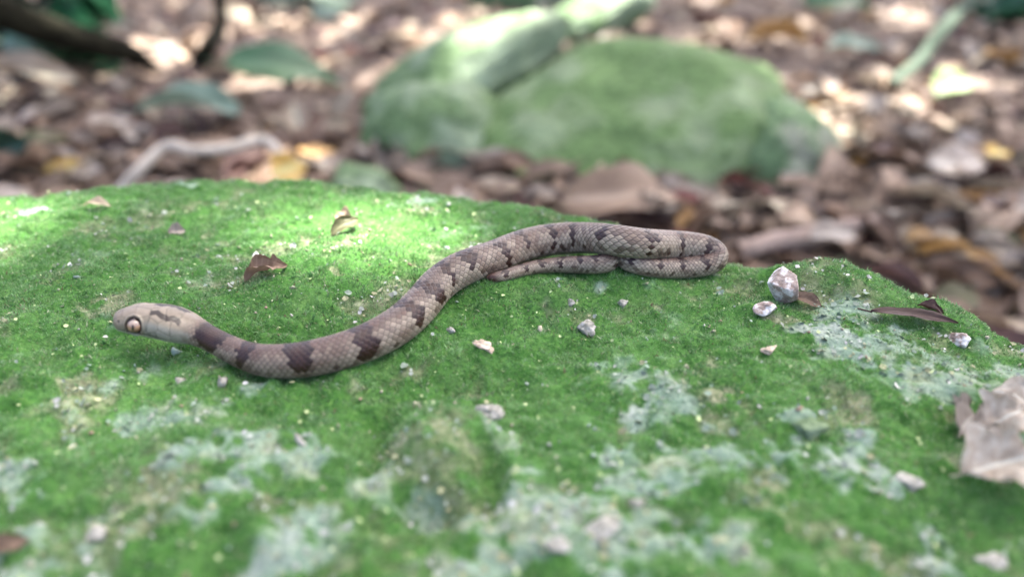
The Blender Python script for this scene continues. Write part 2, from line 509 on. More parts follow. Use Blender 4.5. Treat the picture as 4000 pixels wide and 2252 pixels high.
# ---- scales
ROWS = 28                                  # lattice rows round the whole girth
L_S = 1.62
rbs = np.interp(smm, smm, np.maximum(HW, 0.5))
phase = np.r_[0, np.cumsum(np.diff(smm) / (L_S * np.interp(smm[1:], [25, 90], [.82, 1.0]) * np.clip(rbs[1:] / 4.3, 0.42, 1.2)))]
AA = np.broadcast_to(phase[:, None], TH.shape)
BB = (TH / (2 * np.pi)) * ROWS
best = np.full(TH.shape, 9.0); second = np.full(TH.shape, 9.0)
ci = np.zeros(TH.shape); cj = np.zeros(TH.shape); da_b = np.zeros(TH.shape)
j0 = np.round(BB)
for dj in (-1, 0, 1):
    j = j0 + dj
    sh = 0.5 * (np.mod(j, 2))
    i0 = np.round(AA - sh)
    for di in (-1, 0, 1):
        i = i0 + di
        da = AA - (i + sh); db = BB - j
        # pointed towards the tail
        dist = np.sqrt((da * 1.0) ** 2 + (db * 0.60) ** 2)
        upd = dist < best
        second = np.where(upd, best, np.minimum(second, dist))
        ci = np.where(upd, i + sh, ci); cj = np.where(upd, j, cj); da_b = np.where(upd, da, da_b)
        best = np.where(upd, dist, best)
edge = second - best
thc = cj / ROWS * 2 * np.pi
aTH, athc = np.abs(TH), np.abs(thc)
belly = sstep(2.05, 2.2, aTH)
# wide ventral plates
vent_a = np.mod(AA * 1.25, 1.0)
vent_edge = np.minimum(vent_a, 1 - vent_a)
scale_on = sstep(15.5, 19.5, SMM)
body_scale = sstep(0.0, 0.22, edge) * 0.11 + 0.14 * np.clip(da_b, -0.5, 0.5)
head_n = 0.0
rel = (body_scale * (1 - belly) + 0.05 * sstep(0, .12, vent_edge) * belly) * scale_on
rel = rel * np.clip(HW[:, None] / 4.3, 0.3, 1.1) * endf[:, None]

# ---- pattern
path_uv = np.array([proj(p)[:2] for p in PATH[::10, :3]])
def s_at(u, v, lo=0.0, hi=1.0):
    k = slice(int(len(path_uv) * lo), max(int(len(path_uv) * hi), 2))
    d = ((path_uv[k] - (u, v)) ** 2).sum(1)
    return smm[::10][k][int(np.argmin(d))]
BANDS = [((848, 1335), 8.4, 1.8), ((968, 1392), 4.0, 1.75), ((1190, 1402), 6.2, 1.75), ((1420, 1340), 5.6, 1.85), ((1590, 1245), 4.6, 1.7), ((1665, 1165), 4.4, 1.75), ((1735, 1095), 3.2, 1.5), ((1812, 1048), 4.0, 1.1),
         ((1935, 1003), 2.9, 1.7), ((2025, 968), 2.6, 1.55), ((2140, 940), 2.5, 1.7), ((2258, 930), 2.6, 1.8), ((2378, 936), 2.4, 1.6), ((2502, 952), 2.7, 1.8), ((2640, 958), 2.7, 1.8), ((2768, 973), 2.5, 1.8)]
frac_body = float(smm[np.argmin(((PATH[:, :3] - pts[26]) ** 2).sum(1))] / smm[-1])
bs = [(s_at(u, v, 0, frac_body), w, lim) for (u, v), w, lim in BANDS]
s_tail0 = bs[-1][0]
k = s_tail0 + 8.0
rs = random.Random(5)
while k < smm[-1]:
    bs.append((k, 1.5 + .8 * rs.random(), 1.1 + 0.4 * rs.random())); k += 5.0 + 2 * rs.random()
# position of each scale centre along the body in mm
sc_mm = np.interp(ci, phase, smm)
jit = _hash(ci * 2, cj, np.zeros_like(ci), 5)
jit2 = _hash(ci * 2, cj, np.zeros_like(ci), 9)
wave = 0.9 * np.sign(thc) * np.sin(athc * 2.3) * 0.6
dark = np.zeros(TH.shape); heart = np.zeros(TH.shape)
for q, (s0, w, lim) in enumerate(bs):
    wloc = (0.90 - 0.14 * sstep(60, 110, sc_mm)) * w * (1.0 - 0.5 * sstep(0.6, lim, athc)) * 0.5
    slant = (0.45 if q % 2 else -0.35) * np.sin(thc * 1.3 + q)
    dd = np.abs(sc_mm - s0 - slant) - wloc + (jit - 0.5) * 1.15
    dark = np.maximum(dark, (dd < 0) * (athc < lim + (jit2 - .5) * .25))
    heart = np.maximum(heart, np.clip(-dd / np.maximum(wloc, .3) * 1.4 - .35, 0, 1))
    # small blotch low on the flank between two saddles
    if q + 1 < len(bs):
        mid = 0.5 * (s0 + bs[q + 1][0])
        dm = np.hypot(sc_mm - mid - (rs.random() - .5) * 1.5, (athc - 1.72) * 4.2)
        dark = np.maximum(dark, (dm < 0.35 + 0.45 * rs.random()) * 0.8)
spk = (jit > 0.86) * sstep(0.9, 1.5, athc) * (athc < 2.1)
c_pale = lin(168, 155, 137); c_back = lin(112, 97, 90); c_dark = lin(46, 33, 40); c_brown = lin(66, 43, 35); c_belly = lin(160, 152, 132)
upw = 1 - sstep(0.35, 1.05, athc + (jit - .5) * 0.5)
base = c_pale * (1 - upw[..., None]) + c_back * upw[..., None]
base = base * (0.86 + 0.24 * jit2[..., None])
mott = sstep(0.1, 0.6, noise2(sc_mm * 0.35, thc * 2.2, 77))[..., None] * 0.5
base = base * (1 - mott) + c_brown * 1.9 * mott
front = (1 - sstep(45, 75, sc_mm))[..., None]
base = base * (1 - 0.30 * front) + c_brown * 2.2 * 0.30 * front
dk = c_dark * (1 - sstep(0.5, 1.3, athc)[..., None]) + c_brown * 0.85 * sstep(0.5, 1.3, athc)[..., None]
hm = (heart * 0.75 * (1 - .6 * sstep(80, 130, sc_mm)))[..., None]
dk = dk * (1 - hm) + c_brown * 1.25 * hm
dk = dk * (0.75 + 0.5 * jit[..., None])
colr = base * (1 - dark[..., None]) + dk * dark[..., None]
colr = colr * (1 - 0.6 * spk[..., None]) + c_brown * 0.6 * spk[..., None]
# reddish tail, brown where the tail comes out from under the body
ft = sstep(LEN / MM - 3.5, LEN / MM - 1.5, SMM)[..., None]
colr = colr * (1 - ft) + lin(84, 58, 50) * (0.8 + .4 * jit[..., None]) * ft
# skin between the scales
gap = (1 - sstep(0.02, 0.17, edge))[..., None] * scale_on[..., None]
colr = colr * (1 - 0.78 * gap) + lin(46, 33, 30) * 0.78 * gap
rimm = (sstep(0.16, 0.24, edge) * (1 - sstep(0.26, 0.42, edge)) * (da_b > 0))[..., None] * (1 - dark[..., None]) * scale_on[..., None]
colr = colr * (1 + 0.32 * rimm)
bel = belly[..., None] * (1 - 0.0)
colr = colr * (1 + 0.10 * (jit2[..., None] - .5) * scale_on[..., None])
bcol = c_belly * (0.85 + 0.25 * noise2(SMM * 0.7, TH * 3, 15)[..., None])
colr = colr * (1 - bel) + bcol * bel
# ---- head colours
hd = (1 - sstep(16.5, 20.5, SMM + 1.2 * (jit - .5)))[..., None]
hcol = lin(150, 140, 122) * np.ones(TH.shape + (1,))
crown = (1 - sstep(0.5, 0.95, aTH))[..., None]
hcol = hcol * (1 - 0.55 * crown) + lin(132, 119, 108) * 0.55 * crown
cheek = (sstep(0.8, 1.2, aTH) * sstep(6.5, 9, SMM))[..., None]
hcol = hcol * (1 - cheek) + lin(152, 150, 136) * cheek
throat = sstep(1.80, 2.0, aTH)[..., None]
hcol = hcol * (1 - throat) + lin(178, 178, 160) * throat
hcol = hcol * (0.93 + 0.10 * noise2(SMM * 2.2, TH * 8, 61)[..., None] + 0.06 * noise2(SMM * 7, TH * 24, 62)[..., None])
# head shields: cell borders
hx, hy = SMM / 2.9, aTH * 3.6 / 2.6
b1 = np.full(TH.shape, 9.0); b2 = np.full(TH.shape, 9.0)
ix, iy = np.floor(hx), np.floor(hy)
pcx = np.zeros(TH.shape); pcy = np.zeros(TH.shape)
for a in (-1, 0, 1):
    for b in (-1, 0, 1):
        px = ix + a + 0.5 + 0.35 * (_hash(ix + a, iy + b, np.zeros_like(ix), 3) * 2 - 1)
        py = iy + b + 0.5 + 0.25 * (_hash(ix + a, iy + b, np.zeros_like(ix), 4) * 2 - 1)
        dd = np.hypot(hx - px, hy - py)
        u_ = dd < b1
        b2 = np.where(u_, b1, np.minimum(b2, dd)); b1 = np.where(u_, dd, b1)
        pcx = np.where(u_, ix + a, pcx); pcy = np.where(u_, iy + b, pcy)
groove = (1 - sstep(0.0, 0.10, b2 - b1)) * (1 - sstep(14, 17, SMM)) * (aTH < 1.75)
cell = _hash(np.round(b1 * 0 + pcx), np.round(pcy), np.zeros_like(ix), 8)
hcol = hcol * (0.86 + 0.28 * cell[..., None] * (1 - sstep(13, 17, SMM))[..., None] + 0.14 * sstep(13, 17, SMM)[..., None])
hcol = hcol * (1 - 0.5 * groove[..., None])
# dark streak along each side of the crown
wob = 0.12 * noise2(SMM * 0.8, TH * 0 + 2.0, 66) + 0.06 * noise2(SMM * 1.9, TH * 0 + 1.0, 67)
st = (1 - sstep(0.15, 0.19, np.abs(aTH - (0.46 + wob + 0.02 * (SMM - 12))))) * sstep(8.3, 8.9, SMM) * (1 - sstep(15.2, 16.0, SMM))
hcol = hcol * (1 - st[..., None]) + lin(26, 14, 13) * st[..., None]
# mouth line and lip sutures
ml = 1.86 - 0.10 * np.sin(np.clip(SMM / 14, 0, 1) * np.pi)
mouth = (1 - sstep(0.035, 0.085, np.abs(aTH - ml))) * sstep(0.2, 0.6, SMM) * (1 - sstep(13.0, 14.2, SMM))
sut = (1 - sstep(0.05, 0.11, np.abs(np.mod(SMM / 1.7, 1) - 0.5))) * sstep(1.50, 1.56, aTH) * (aTH < ml + 0.32) * (1 - sstep(11, 13, SMM)) * sstep(1.5, 2, SMM)
hcol = hcol * (1 - 0.75 * mouth[..., None]) * (1 - 0.38 * sut[..., None])
rel = rel - (0.10 * mouth + 0.07 * groove + 0.05 * sut) * onhead
# nostril
nos = np.exp(-(((SMM - 1.35) / 0.30) ** 2 + ((aTH - 1.05) / 0.13) ** 2) ** 2)
hcol = hcol * (1 - 0.75 * nos[..., None]); rel = rel - 0.22 * nos
# eye socket
EYE_S, EYE_T, EYE_R = 5.45, 1.33, 1.76
ie = int(np.argmin(np.abs(smm - EYE_S)))
eye_off = (HW[ie] - 0.98, 0.62)
eye_c = [PATH[ie, :3] + (SID[ie] * sg * eye_off[0] + UPS[ie] * eye_off[1]) * MM for sg in (1, -1)]
colr = colr * (1 - hd) + hcol * hd
off_x = offx + rel * sn; off_z = offz + rel * cs
V = PATH[:, None, :3] + (SID[:, None, :] * off_x[..., None] + UPS[:, None, :] * off_z[..., None]) * MM
for e in eye_c:
    de = np.linalg.norm(V - e, axis=-1) / MM
    ring = (1 - sstep(EYE_R + 0.22, EYE_R + 0.42, de))[..., None] * (SMM < 12)[..., None]
    lidr = (sstep(EYE_R + 0.3, EYE_R + 0.45, de) * (1 - sstep(EYE_R + 0.55, EYE_R + 0.85, de)))[..., None] * (SMM < 12)[..., None]
    colr = colr * (1 - ring) + lin(52, 38, 32) * ring
    colr = colr * (1 + 0.06 * lidr)
    # brow: a rim round the eye
    nrm = SID[:, None, :] * sn[..., None] + UPS[:, None, :] * cs[..., None]
    V = V + nrm * (0.22 * lidr * MM) - nrm * (0.25 * ring * MM)
colr = colr * np.array((.565, .57, .57))
snake_me = mesh_np('snake_body', V.reshape(-1, 3), grid_faces(len(smm), NT, wrap=True)[:, ::-1])
# caps
bm = bmesh.new(); bm.from_mesh(snake_me)
bm.verts.ensure_lookup_table()
for a in (0, (len(smm) - 1) * NT):
    bm.faces.new([bm.verts[a + q] for q in (range(NT) if a == 0 else range(NT - 1, -1, -1))])
bm.to_mesh(snake_me); bm.free()
vcol(snake_me, 'col', colr.reshape(-1, 3))
m_snake, nt, pb = new_mat('snake_skin')
nt.links.new(attr(nt, 'col').outputs['Color'], pb.inputs['Base Color'])
pb.inputs['Roughness'].default_value = 0.38
pb.inputs['Specular IOR Level'].default_value = 0.3
oc = N(nt, 'ShaderNodeTexCoord').outputs['Object']
nn = noise_node(nt, 2500, 3, 0.6, oc)
nt.links.new(bump(nt, nn.outputs['Fac'], 0.00006, 0.5), pb.inputs['Normal'])
root = bpy.data.objects.new('snake', None); COL.objects.link(root)
root.empty_display_size = 0.01
base_p = PATH[len(PATH) // 2, :3].copy(); base_p[2] -= 0.0046
root.location = base_p
tag(root, 'slender tan snake with dark purplish brown saddles, stretched across the mossy rock', 'snake')
def under(o, parent):
    o.parent = parent
    o.matrix_parent_inverse = Matrix.Translation(-Vector(parent.location))
    return o
under(link('body', snake_me, m_snake), root)
# eyes: ball with tan iris and an upright slit
m_eye, nt, pb = new_mat('snake_eye')
nt.links.new(attr(nt, 'col').outputs['Color'], pb.inputs['Base Color'])
pb.inputs['Roughness'].default_value = 0.07
pb.inputs['Specular IOR Level'].default_value = 0.6
for sg, e in zip((1, -1), eye_c):
    bm = bmesh.new(); bmesh.ops.create_uvsphere(bm, u_segments=64, v_segments=48, radius=EYE_R * MM)
    me = bpy.data.meshes.new('eye'); bm.to_mesh(me); bm.free()
    co = np.empty(len(me.vertices) * 3, np.float32); me.vertices.foreach_get('co', co); co = co.reshape(-1, 3)
    d = co / np.linalg.norm(co, axis=1)[:, None]
    out_v = SID[ie] * sg * 0.94 - T[ie] * 0.04 + UPS[ie] * 0.26; out_v /= np.linalg.norm(out_v)
    upv = UPS[ie] - out_v * (UPS[ie] @ out_v); upv /= np.linalg.norm(upv)
    rt = np.cross(upv, out_v)
    yy = d @ upv; xx = d @ rt; fr = d @ out_v
    r = np.hypot(xx, yy)
    iris = lin(142, 112, 90) * np.ones((len(d), 1))
    iris = iris * (1 - sstep(-0.1, 0.7, yy)[:, None]) + lin(146, 132, 122) * sstep(-0.1, 0.7, yy)[:, None]
    low = sstep(0.15, 0.85, -yy + 0.25 * xx)[:, None]
    iris = iris * (1 - low) + lin(60, 38, 28) * low
    ringe = sstep(0.72, 0.84, r)[:, None]
    iris = iris * (1 - ringe) + lin(40, 28, 24) * ringe
    pup = ((xx / 0.16) ** 2 + ((yy + 0.08) / 0.46) ** 2)
    pm = (1 - sstep(0.7, 1.2, pup))[:, None]
    iris = iris * (1 - pm) + lin(22, 14, 12) * pm
    iris = np.where((fr < 0)[:, None], lin(30, 22, 20), iris)
    me.polygons.foreach_set('use_smooth', np.ones(len(me.polygons), bool))
    vcol(me, 'col', iris)
    o = link('eye', me, m_eye); o.location = e
    under(o, root)

# ================================================================== GROUND
def ground_h(x, y):
    return GROUND_Z + 0.010 * fbm2(x * 3.0, y * 3.0, 201, 3) + 0.03 * sstep(1.2, 4.0, y) * noise2(x * .7, y * .7, 203)
gxs = axis([(-20, -1.6, 24), (-1.6, 1.6, 160), (1.6, 20, 24)])
gys = axis([(-20, -0.3, 24), (-0.3, 2.6, 150), (2.6, 20, 24)])
QX, QY = np.meshgrid(gxs, gys, indexing='ij')
gm = mesh_np('ground', np.stack([QX.ravel(), QY.ravel(), ground_h(QX.ravel(), QY.ravel())], 1), grid_faces(len(gxs), len(gys))[:, ::-1])
m_soil, nt, pb = new_mat('forest_soil')
oc = N(nt, 'ShaderNodeTexCoord').outputs['Object']
a1 = noise_node(nt, 14, 6, 0.65, oc); a2 = noise_node(nt, 60, 4, 0.6, oc)
sc_ = ramp(nt, a1.outputs['Fac'], [(0.3, (.045, .030, .021)), (0.5, (.11, .078, .057)), (0.7, (.20, .15, .115))])
nt.links.new(mixc(nt, 0.5, sc_, ramp(nt, a2.outputs['Fac'], [(0.35, (.02, .014, .01)), (0.65, (.20, .15, .12))])), pb.inputs['Base Color'])
pb.inputs['Roughness'].default_value = 0.95
nt.links.new(bump(nt, a2.outputs['Fac'], 0.01, 0.8), pb.inputs['Normal'])
tag(link('ground', gm, m_soil), kind='structure')

def on_ground(u, v, h=0.0):
    return on_rock_far(u, v, h)
def on_rock_far(u, v, h):
    d = ray(u, v)
    t = np.linspace(0.25, 4.0, 3000)
    P = CAM + d[None] * t[:, None]
    g = P[:, 2] - ground_h(P[:, 0], P[:, 1]) - h
    i = int(np.argmax(g < 0))
    return P[i] if g[i] < 0 else at_z(u, v, GROUND_Z)

# ================================================================== LEAVES
def leaf_mesh(name, L, W, cup=0.2, bend=0.15, torn=0.0, seed=0, shape=0.5, twist=0.0, nx=12, ny=6):
    """blade along x with base at -L/2, midrib crease, wavy margin, short stalk; a few millimetres of curl"""
    r = np.random.default_rng(seed)
    t = np.linspace(0, 1, nx + 1); w = np.linspace(-1, 1, ny + 1)
    TT, WW = np.meshgrid(t, w, indexing='ij')
    prof_ = np.clip(np.sin(np.pi * TT ** (0.6 + 0.5 * shape)), 0, 1) ** 0.75 + 0.015
    marg = 1 + torn * (noise2(TT * 9 + seed, np.sign(WW) * 3.0 + seed, seed) * 0.8 + noise2(TT * 23, np.sign(WW) * 3.0, seed + 1) * 0.35) * (np.abs(WW) > 0.9)
    y = WW * prof_ * W * 0.5 * marg
    x = (TT - 0.5) * L + 0.04 * L * noise2(TT * 2, WW * 0 + seed, seed + 9)
    ph = r.uniform(0, 6.28)
    z = cup * W * (np.abs(WW) ** 1.6) * 0.5 * prof_ + bend * L * (np.cos((TT - 0.5) * 2.4) - 0.6) + 0.05 * W * np.sin(TT * 11 + ph) * WW * np.abs(WW)
    z = z + (0.10 + 0.25 * torn) * W * fbm2(TT * 3 + seed, WW * 1.4, seed + 3, 2)
    yt = y * np.cos(twist * (TT - .5)) - z * np.sin(twist * (TT - .5)); zt = y * np.sin(twist * (TT - .5)) + z * np.cos(twist * (TT - .5))
    Vv = np.stack([x.ravel(), yt.ravel(), zt.ravel()], 1)
    F = grid_faces(nx + 1, ny + 1)
    # stalk
    b = Vv[(ny // 2)]
    q = len(Vv)
    e = 0.012 * L
    st_ = []
    for kk, (xx, zz) in enumerate(((0.02 * L, 0), (-0.16 * L, 0.02 * L))):
        for (dy, dz) in ((e, 0), (0, e), (-e, 0), (0, -e)):
            st_.append(b + np.array((xx, dy, dz + zz)))
    Vv = np.concatenate([Vv, st_])
    sf = [[q + k_, q + (k_ + 1) % 4, q + 4 + (k_ + 1) % 4, q + 4 + k_] for k_ in range(4)]
    F = np.concatenate([F, np.array(sf)])
    Vv[:, 2] -= np.percentile(Vv[:, 2], 12)
    me = mesh_np(name, Vv, F)
    vein = np.zeros(len(Vv))
    vein[:q] = np.maximum((np.abs(WW) < 0.01) * 1.0, 0).ravel()
    if nx >= 20:
        lat = np.mod(TT * 7 - np.abs(WW) * 1.3, 1.0)
        vein[:q] = np.maximum(vein[:q], (0.16 * (1 - sstep(.06, .16, np.abs(lat - .5))) * (np.abs(WW) < .92)).ravel())
    vval(me, 'vein', vein)
    return me

def leaf_mat(name, c0, c1, c2, rough=0.6, spec=0.3, trans=0.25, vary=0.35, scale=40, gain=0.68):
    m, nt, pb = new_mat(name)
    oc = N(nt, 'ShaderNodeTexCoord').outputs['Object']
    oi = N(nt, 'ShaderNodeObjectInfo')
    gi = N(nt, 'ShaderNodeNewGeometry')
    n = noise_node(nt, scale, 5, 0.6, oc)
    c = ramp(nt, n.outputs['Fac'], [(0.3, c0), (0.52, c1), (0.72, c2)])
    ad = N(nt, 'ShaderNodeMath', operation='ADD'); nt.links.new(oi.outputs['Random'], ad.inputs[0]); nt.links.new(gi.outputs['Random Per Island'], ad.inputs[1])
    fr = N(nt, 'ShaderNodeMath', operation='FRACT'); nt.links.new(ad.outputs[0], fr.inputs[0])
    hsv = N(nt, 'ShaderNodeHueSaturation')
    mr = N(nt, 'ShaderNodeMapRange'); nt.links.new(fr.outputs[0], mr.inputs[0]); mr.inputs[3].default_value = (1 - vary) * gain; mr.inputs[4].default_value = (1 + vary) * gain
    nt.links.new(mr.outputs[0], hsv.inputs['Value'])
    va = attr(nt, 'vein')
    c = mixc(nt, va.outputs['Fac'], c, tuple(min(.6, q * 1.25 + .01) for q in c2))
    nt.links.new(c, hsv.inputs['Color'])
    nt.links.new(hsv.outputs[0], pb.inputs['Base Color'])
    pb.inputs['Roughness'].default_value = rough
    pb.inputs['Specular IOR Level'].default_value = spec
    nt.links.new(bump(nt, n.outputs['Fac'], 0.002, 0.4), pb.inputs['Normal'])
    tr = N(nt, 'ShaderNodeBsdfTranslucent'); nt.links.new(hsv.outputs[0], tr.inputs['Color'])
    mx = N(nt, 'ShaderNodeMixShader'); mx.inputs[0].default_value = trans
    nt.links.new(pb.outputs[0], mx.inputs[1]); nt.links.new(tr.outputs[0], mx.inputs[2])
    nt.links.new(mx.outputs[0], nt.nodes['Material Output'].inputs['Surface'])
    return m

LM = {
 'brown': leaf_mat('leaf_brown', (.10, .062, .042), (.22, .145, .10), (.32, .225, .165)),
 'pinkish': leaf_mat('leaf_pinkish', (.19, .13, .09), (.32, .23, .165), (.47, .36, .27)),
 'tan': leaf_mat('leaf_tan', (.26, .20, .14), (.42, .34, .25), (.55, .46, .35)),
 'grey': leaf_mat('leaf_grey', (.20, .165, .135), (.36, .31, .265), (.50, .44, .39)),
 'dark': leaf_mat('leaf_dark', (.035, .018, .015), (.085, .045, .04), (.14, .08, .07)),
 'red': leaf_mat('leaf_red', (.11, .035, .03), (.20, .075, .065), (.28, .13, .11)),
 'yellow': leaf_mat('leaf_yellow', (.40, .24, .04), (.58, .38, .09), (.66, .50, .20)),
 'ochre': leaf_mat('leaf_ochre', (.22, .11, .03), (.34, .19, .06), (.42, .28, .12)),
 'lime': leaf_mat('leaf_lime', (.22, .36, .11), (.34, .50, .20), (.42, .56, .28), trans=.3),
 'olive': leaf_mat('leaf_olive', (.05, .05, .02), (.10, .10, .045), (.16, .16, .09)),
 'green': leaf_mat('leaf_green', (.03, .085, .035), (.055, .14, .06), (.09, .18, .09), rough=.4, spec=.5, trans=.3),
 'teal': leaf_mat('leaf_dark_green', (.008, .045, .022), (.015, .075, .035), (.03, .12, .06), rough=.35, spec=.5, trans=.25),
 'sage': leaf_mat('leaf_sage', (.13, .19, .14), (.21, .29, .22), (.30, .38, .31), trans=.2),
 'cream': leaf_mat('leaf_cream', (.22, .17, .13), (.40, .35, .29), (.52, .48, .42), gain=.85, vary=.1, scale=260),
 'canopy': leaf_mat('leaf_canopy', (.03, .09, .02), (.05, .13, .03), (.08, .17, .05), trans=.35),
}
LEAFM = {}
def leaf_variant(kind, k):
    key = (kind, k)
    if key not in LEAFM:
        shp = [(0.055, 0.030, .35, .10, .05, .4, .6), (0.065, 0.026, .8, .18, .02, .5, 1.2), (0.045, 0.028, .25, -.15, .12, .3, .3), (0.075, 0.034, .5, .12, .15, .6, -.9)][k]
        me = leaf_mesh('leaf', shp[0], shp[1], shp[2], shp[3], shp[4], 300 + k * 13 + len(kind), shp[5], shp[6])
        me.materials.append(LM[kind])
        LEAFM[key] = me
    return LEAFM[key]

# carpet of litter: the mass nobody could count
def litter_cloud(n, x0, x1, y0, y1, zmax, seed):
    r = np.random.default_rng(seed)
    x = r.uniform(x0, x1, n); y = r.uniform(y0, y1, n)
    d = rim_dist(x, y)
    k = d < -0.02
    return x[k], y[k], r
kinds = ['brown', 'pinkish', 'tan', 'grey', 'dark', 'red', 'olive', 'ochre']
kw = np.array([.30, .24, .09, .15, .13, .04, .03, .02])
lx, ly, r = litter_cloud(8500, -1.9, 1.9, -0.1, 2.7, 0.0, 17)
l2x, l2y, _ = litter_cloud(2600, -.7, .9, -.3, .65, 0.0, 18)
lx, ly = np.r_[lx, l2x], np.r_[ly, l2y]
kk = r.choice(len(kinds), len(lx), p=kw)
protos = []
for v_ in range(3):
    shp = [(0.055, 0.030, .35, .10, .05, .4, .6), (0.065, 0.026, .8, .18, .02, .5, 1.2), (0.045, 0.028, .25, -.15, .12, .3, .3)][v_]
    me = leaf_mesh('p', shp[0], shp[1], shp[2], shp[3], shp[4], 700 + v_, shp[5], shp[6], nx=6, ny=4)
    co = np.empty(len(me.vertices) * 3, np.float32); me.vertices.foreach_get('co', co)
    fa = np.empty(len(me.polygons) * 4, np.int32); me.loops.foreach_get('vertex_index', fa)
    protos.append((co.reshape(-1, 3).astype(float), fa.reshape(-1, 4)))
    bpy.data.meshes.remove(me)
VV, FF, MI, o_ = [], [], [], 0
for i in range(len(lx)):
    co, fa = protos[i % 3]
    e = Euler((r.normal(0, .25), r.normal(0, .25), r.uniform(0, 6.28))).to_matrix()
    p = co * np.array((1, 1, .7)) * r.uniform(.4, .9) @ np.array(e).T
    p = p + np.array((lx[i], ly[i], float(r.uniform(0.000, 0.012))))
    VV.append(p); FF.append(fa + o_); MI.append(np.full(len(fa), kk[i])); o_ += len(co)
VV = np.concatenate(VV)
VV[:, 2] += ground_h(VV[:, 0], VV[:, 1])
lit = mesh_np('leaf_litter', VV, np.concatenate(FF))
for q in kinds: lit.materials.append(LM[q])
lit.polygons.foreach_set('material_index', np.concatenate(MI).astype(np.int32))
tag(link('leaf_litter', lit), 'brown fallen leaves thickly covering the forest floor behind the rock', 'leaf litter', kind='stuff')

def put_leaf(name, kind, k, p, size=1.0, rot=(0, 0, 0), label=None, cat='leaf', group=None, me=None):
    o = link(name, me or leaf_variant(kind, k))
    o.location = p; o.rotation_euler = rot; o.scale = (size,) * 3
    return tag(o, label, cat, group)

# the leaves one can tell apart in the litter
LBL = {'brown': ('dull brown', 'dull brown leaves in the litter'), 'pinkish': ('faded pinkish', 'pinkish leaves in the litter'), 'tan': ('pale tan', 'pale tan leaves in the litter'),
       'grey': ('bleached greyish', 'bleached leaves in the litter'), 'dark': ('blackish rotting', 'blackish leaves in the litter'), 'ochre': ('ochre orange', 'ochre leaves in the litter')}
MARKS = [(on_ground(u, v), w) for u, v, w in [(300, 170, 'under the dark crooked branch'), (800, 200, 'around the sapling stem'), (560, 640, 'beside the pale bent twig'), (950, 560, 'behind the arch of the pale twig'), (760, 440, 'beside the long grey green leaf'),
         (1110, 290, 'near the broad green leaf'), (120, 330, 'near the arched cream leaf'), (150, 600, 'by the olive leaf'), (1430, 700, 'by the low pale green stone'), (1500, 500, 'beside the upright stone'), (1750, 150, 'behind the tilted slab'),
         (2330, 90, 'around the far sunlit slab'), (2700, 180, 'behind the large rounded boulder'), (3040, 170, 'beside the long orange leaf'), (3340, 200, 'near the pale sage leaf'), (3600, 230, 'along the mossed stick'), (3720, 330, 'around the lime green leaf'),
         (3250, 500, 'beside the brownish stone'), (3890, 600, 'beside the mustard yellow leaf'), (3630, 800, 'near the broad cream leaf'), (3200, 920, 'along the greyish stick'), (2700, 800, 'at the foot of the boulder'), (2440, 800, 'beside the broad pink leaf'), (3850, 1000, 'below the right rim of the rock'), (3900, 100, 'under the leafy shrub shoot')]]
BOULDER_ZONE = (-0.16, 0.30, 0.36, 0.78)
r = np.random.default_rng(23)
placed = 0
USED = set()
tries = 0
while placed < 260 and tries < 6000:
    tries += 1
    u = r.uniform(-150, 4150); v = r.uniform(0, 1180) ** 1.0
    p = on_ground(u, v)
    if float(rim_dist(np.array([p[0]]), np.array([p[1]]))[0]) > -0.045: continue
    if BOULDER_ZONE[0] < p[0] < BOULDER_ZONE[1] and BOULDER_ZONE[2] < p[1] < BOULDER_ZONE[3]: continue
    if v > 740 + max(0, (u - 1700)) * 0.24: continue
    kind = r.choice(['brown', 'pinkish', 'tan', 'grey', 'dark', 'ochre'], p=[.28, .27, .16, .17, .09, .03])
    sz = r.uniform(.42, .9)
    kv = int(r.integers(0, 4))
    rx, ry = r.normal(0, .3), r.normal(0, .3)
    near = min(MARKS, key=lambda m_: math.hypot(m_[0][0] - p[0], m_[0][1] - p[1]))[1]
    word = ('small ' if sz < .56 else 'large ' if sz > .78 else '') + ('tilted ' if abs(rx) > .38 or abs(ry) > .38 else '') + ['oval', 'rolled narrow', 'blunt', 'broad ragged'][kv]
    lab = f'{word} {LBL[kind][0]} fallen leaf {near}'
    if lab in USED: continue
    USED.add(lab)
    put_leaf('fallen_leaf', kind, kv, (p[0], p[1], p[2] + r.uniform(.006, .016)), sz, (rx, ry, r.uniform(0, 6.28)), lab, 'leaf', LBL[kind][1])
    placed += 1

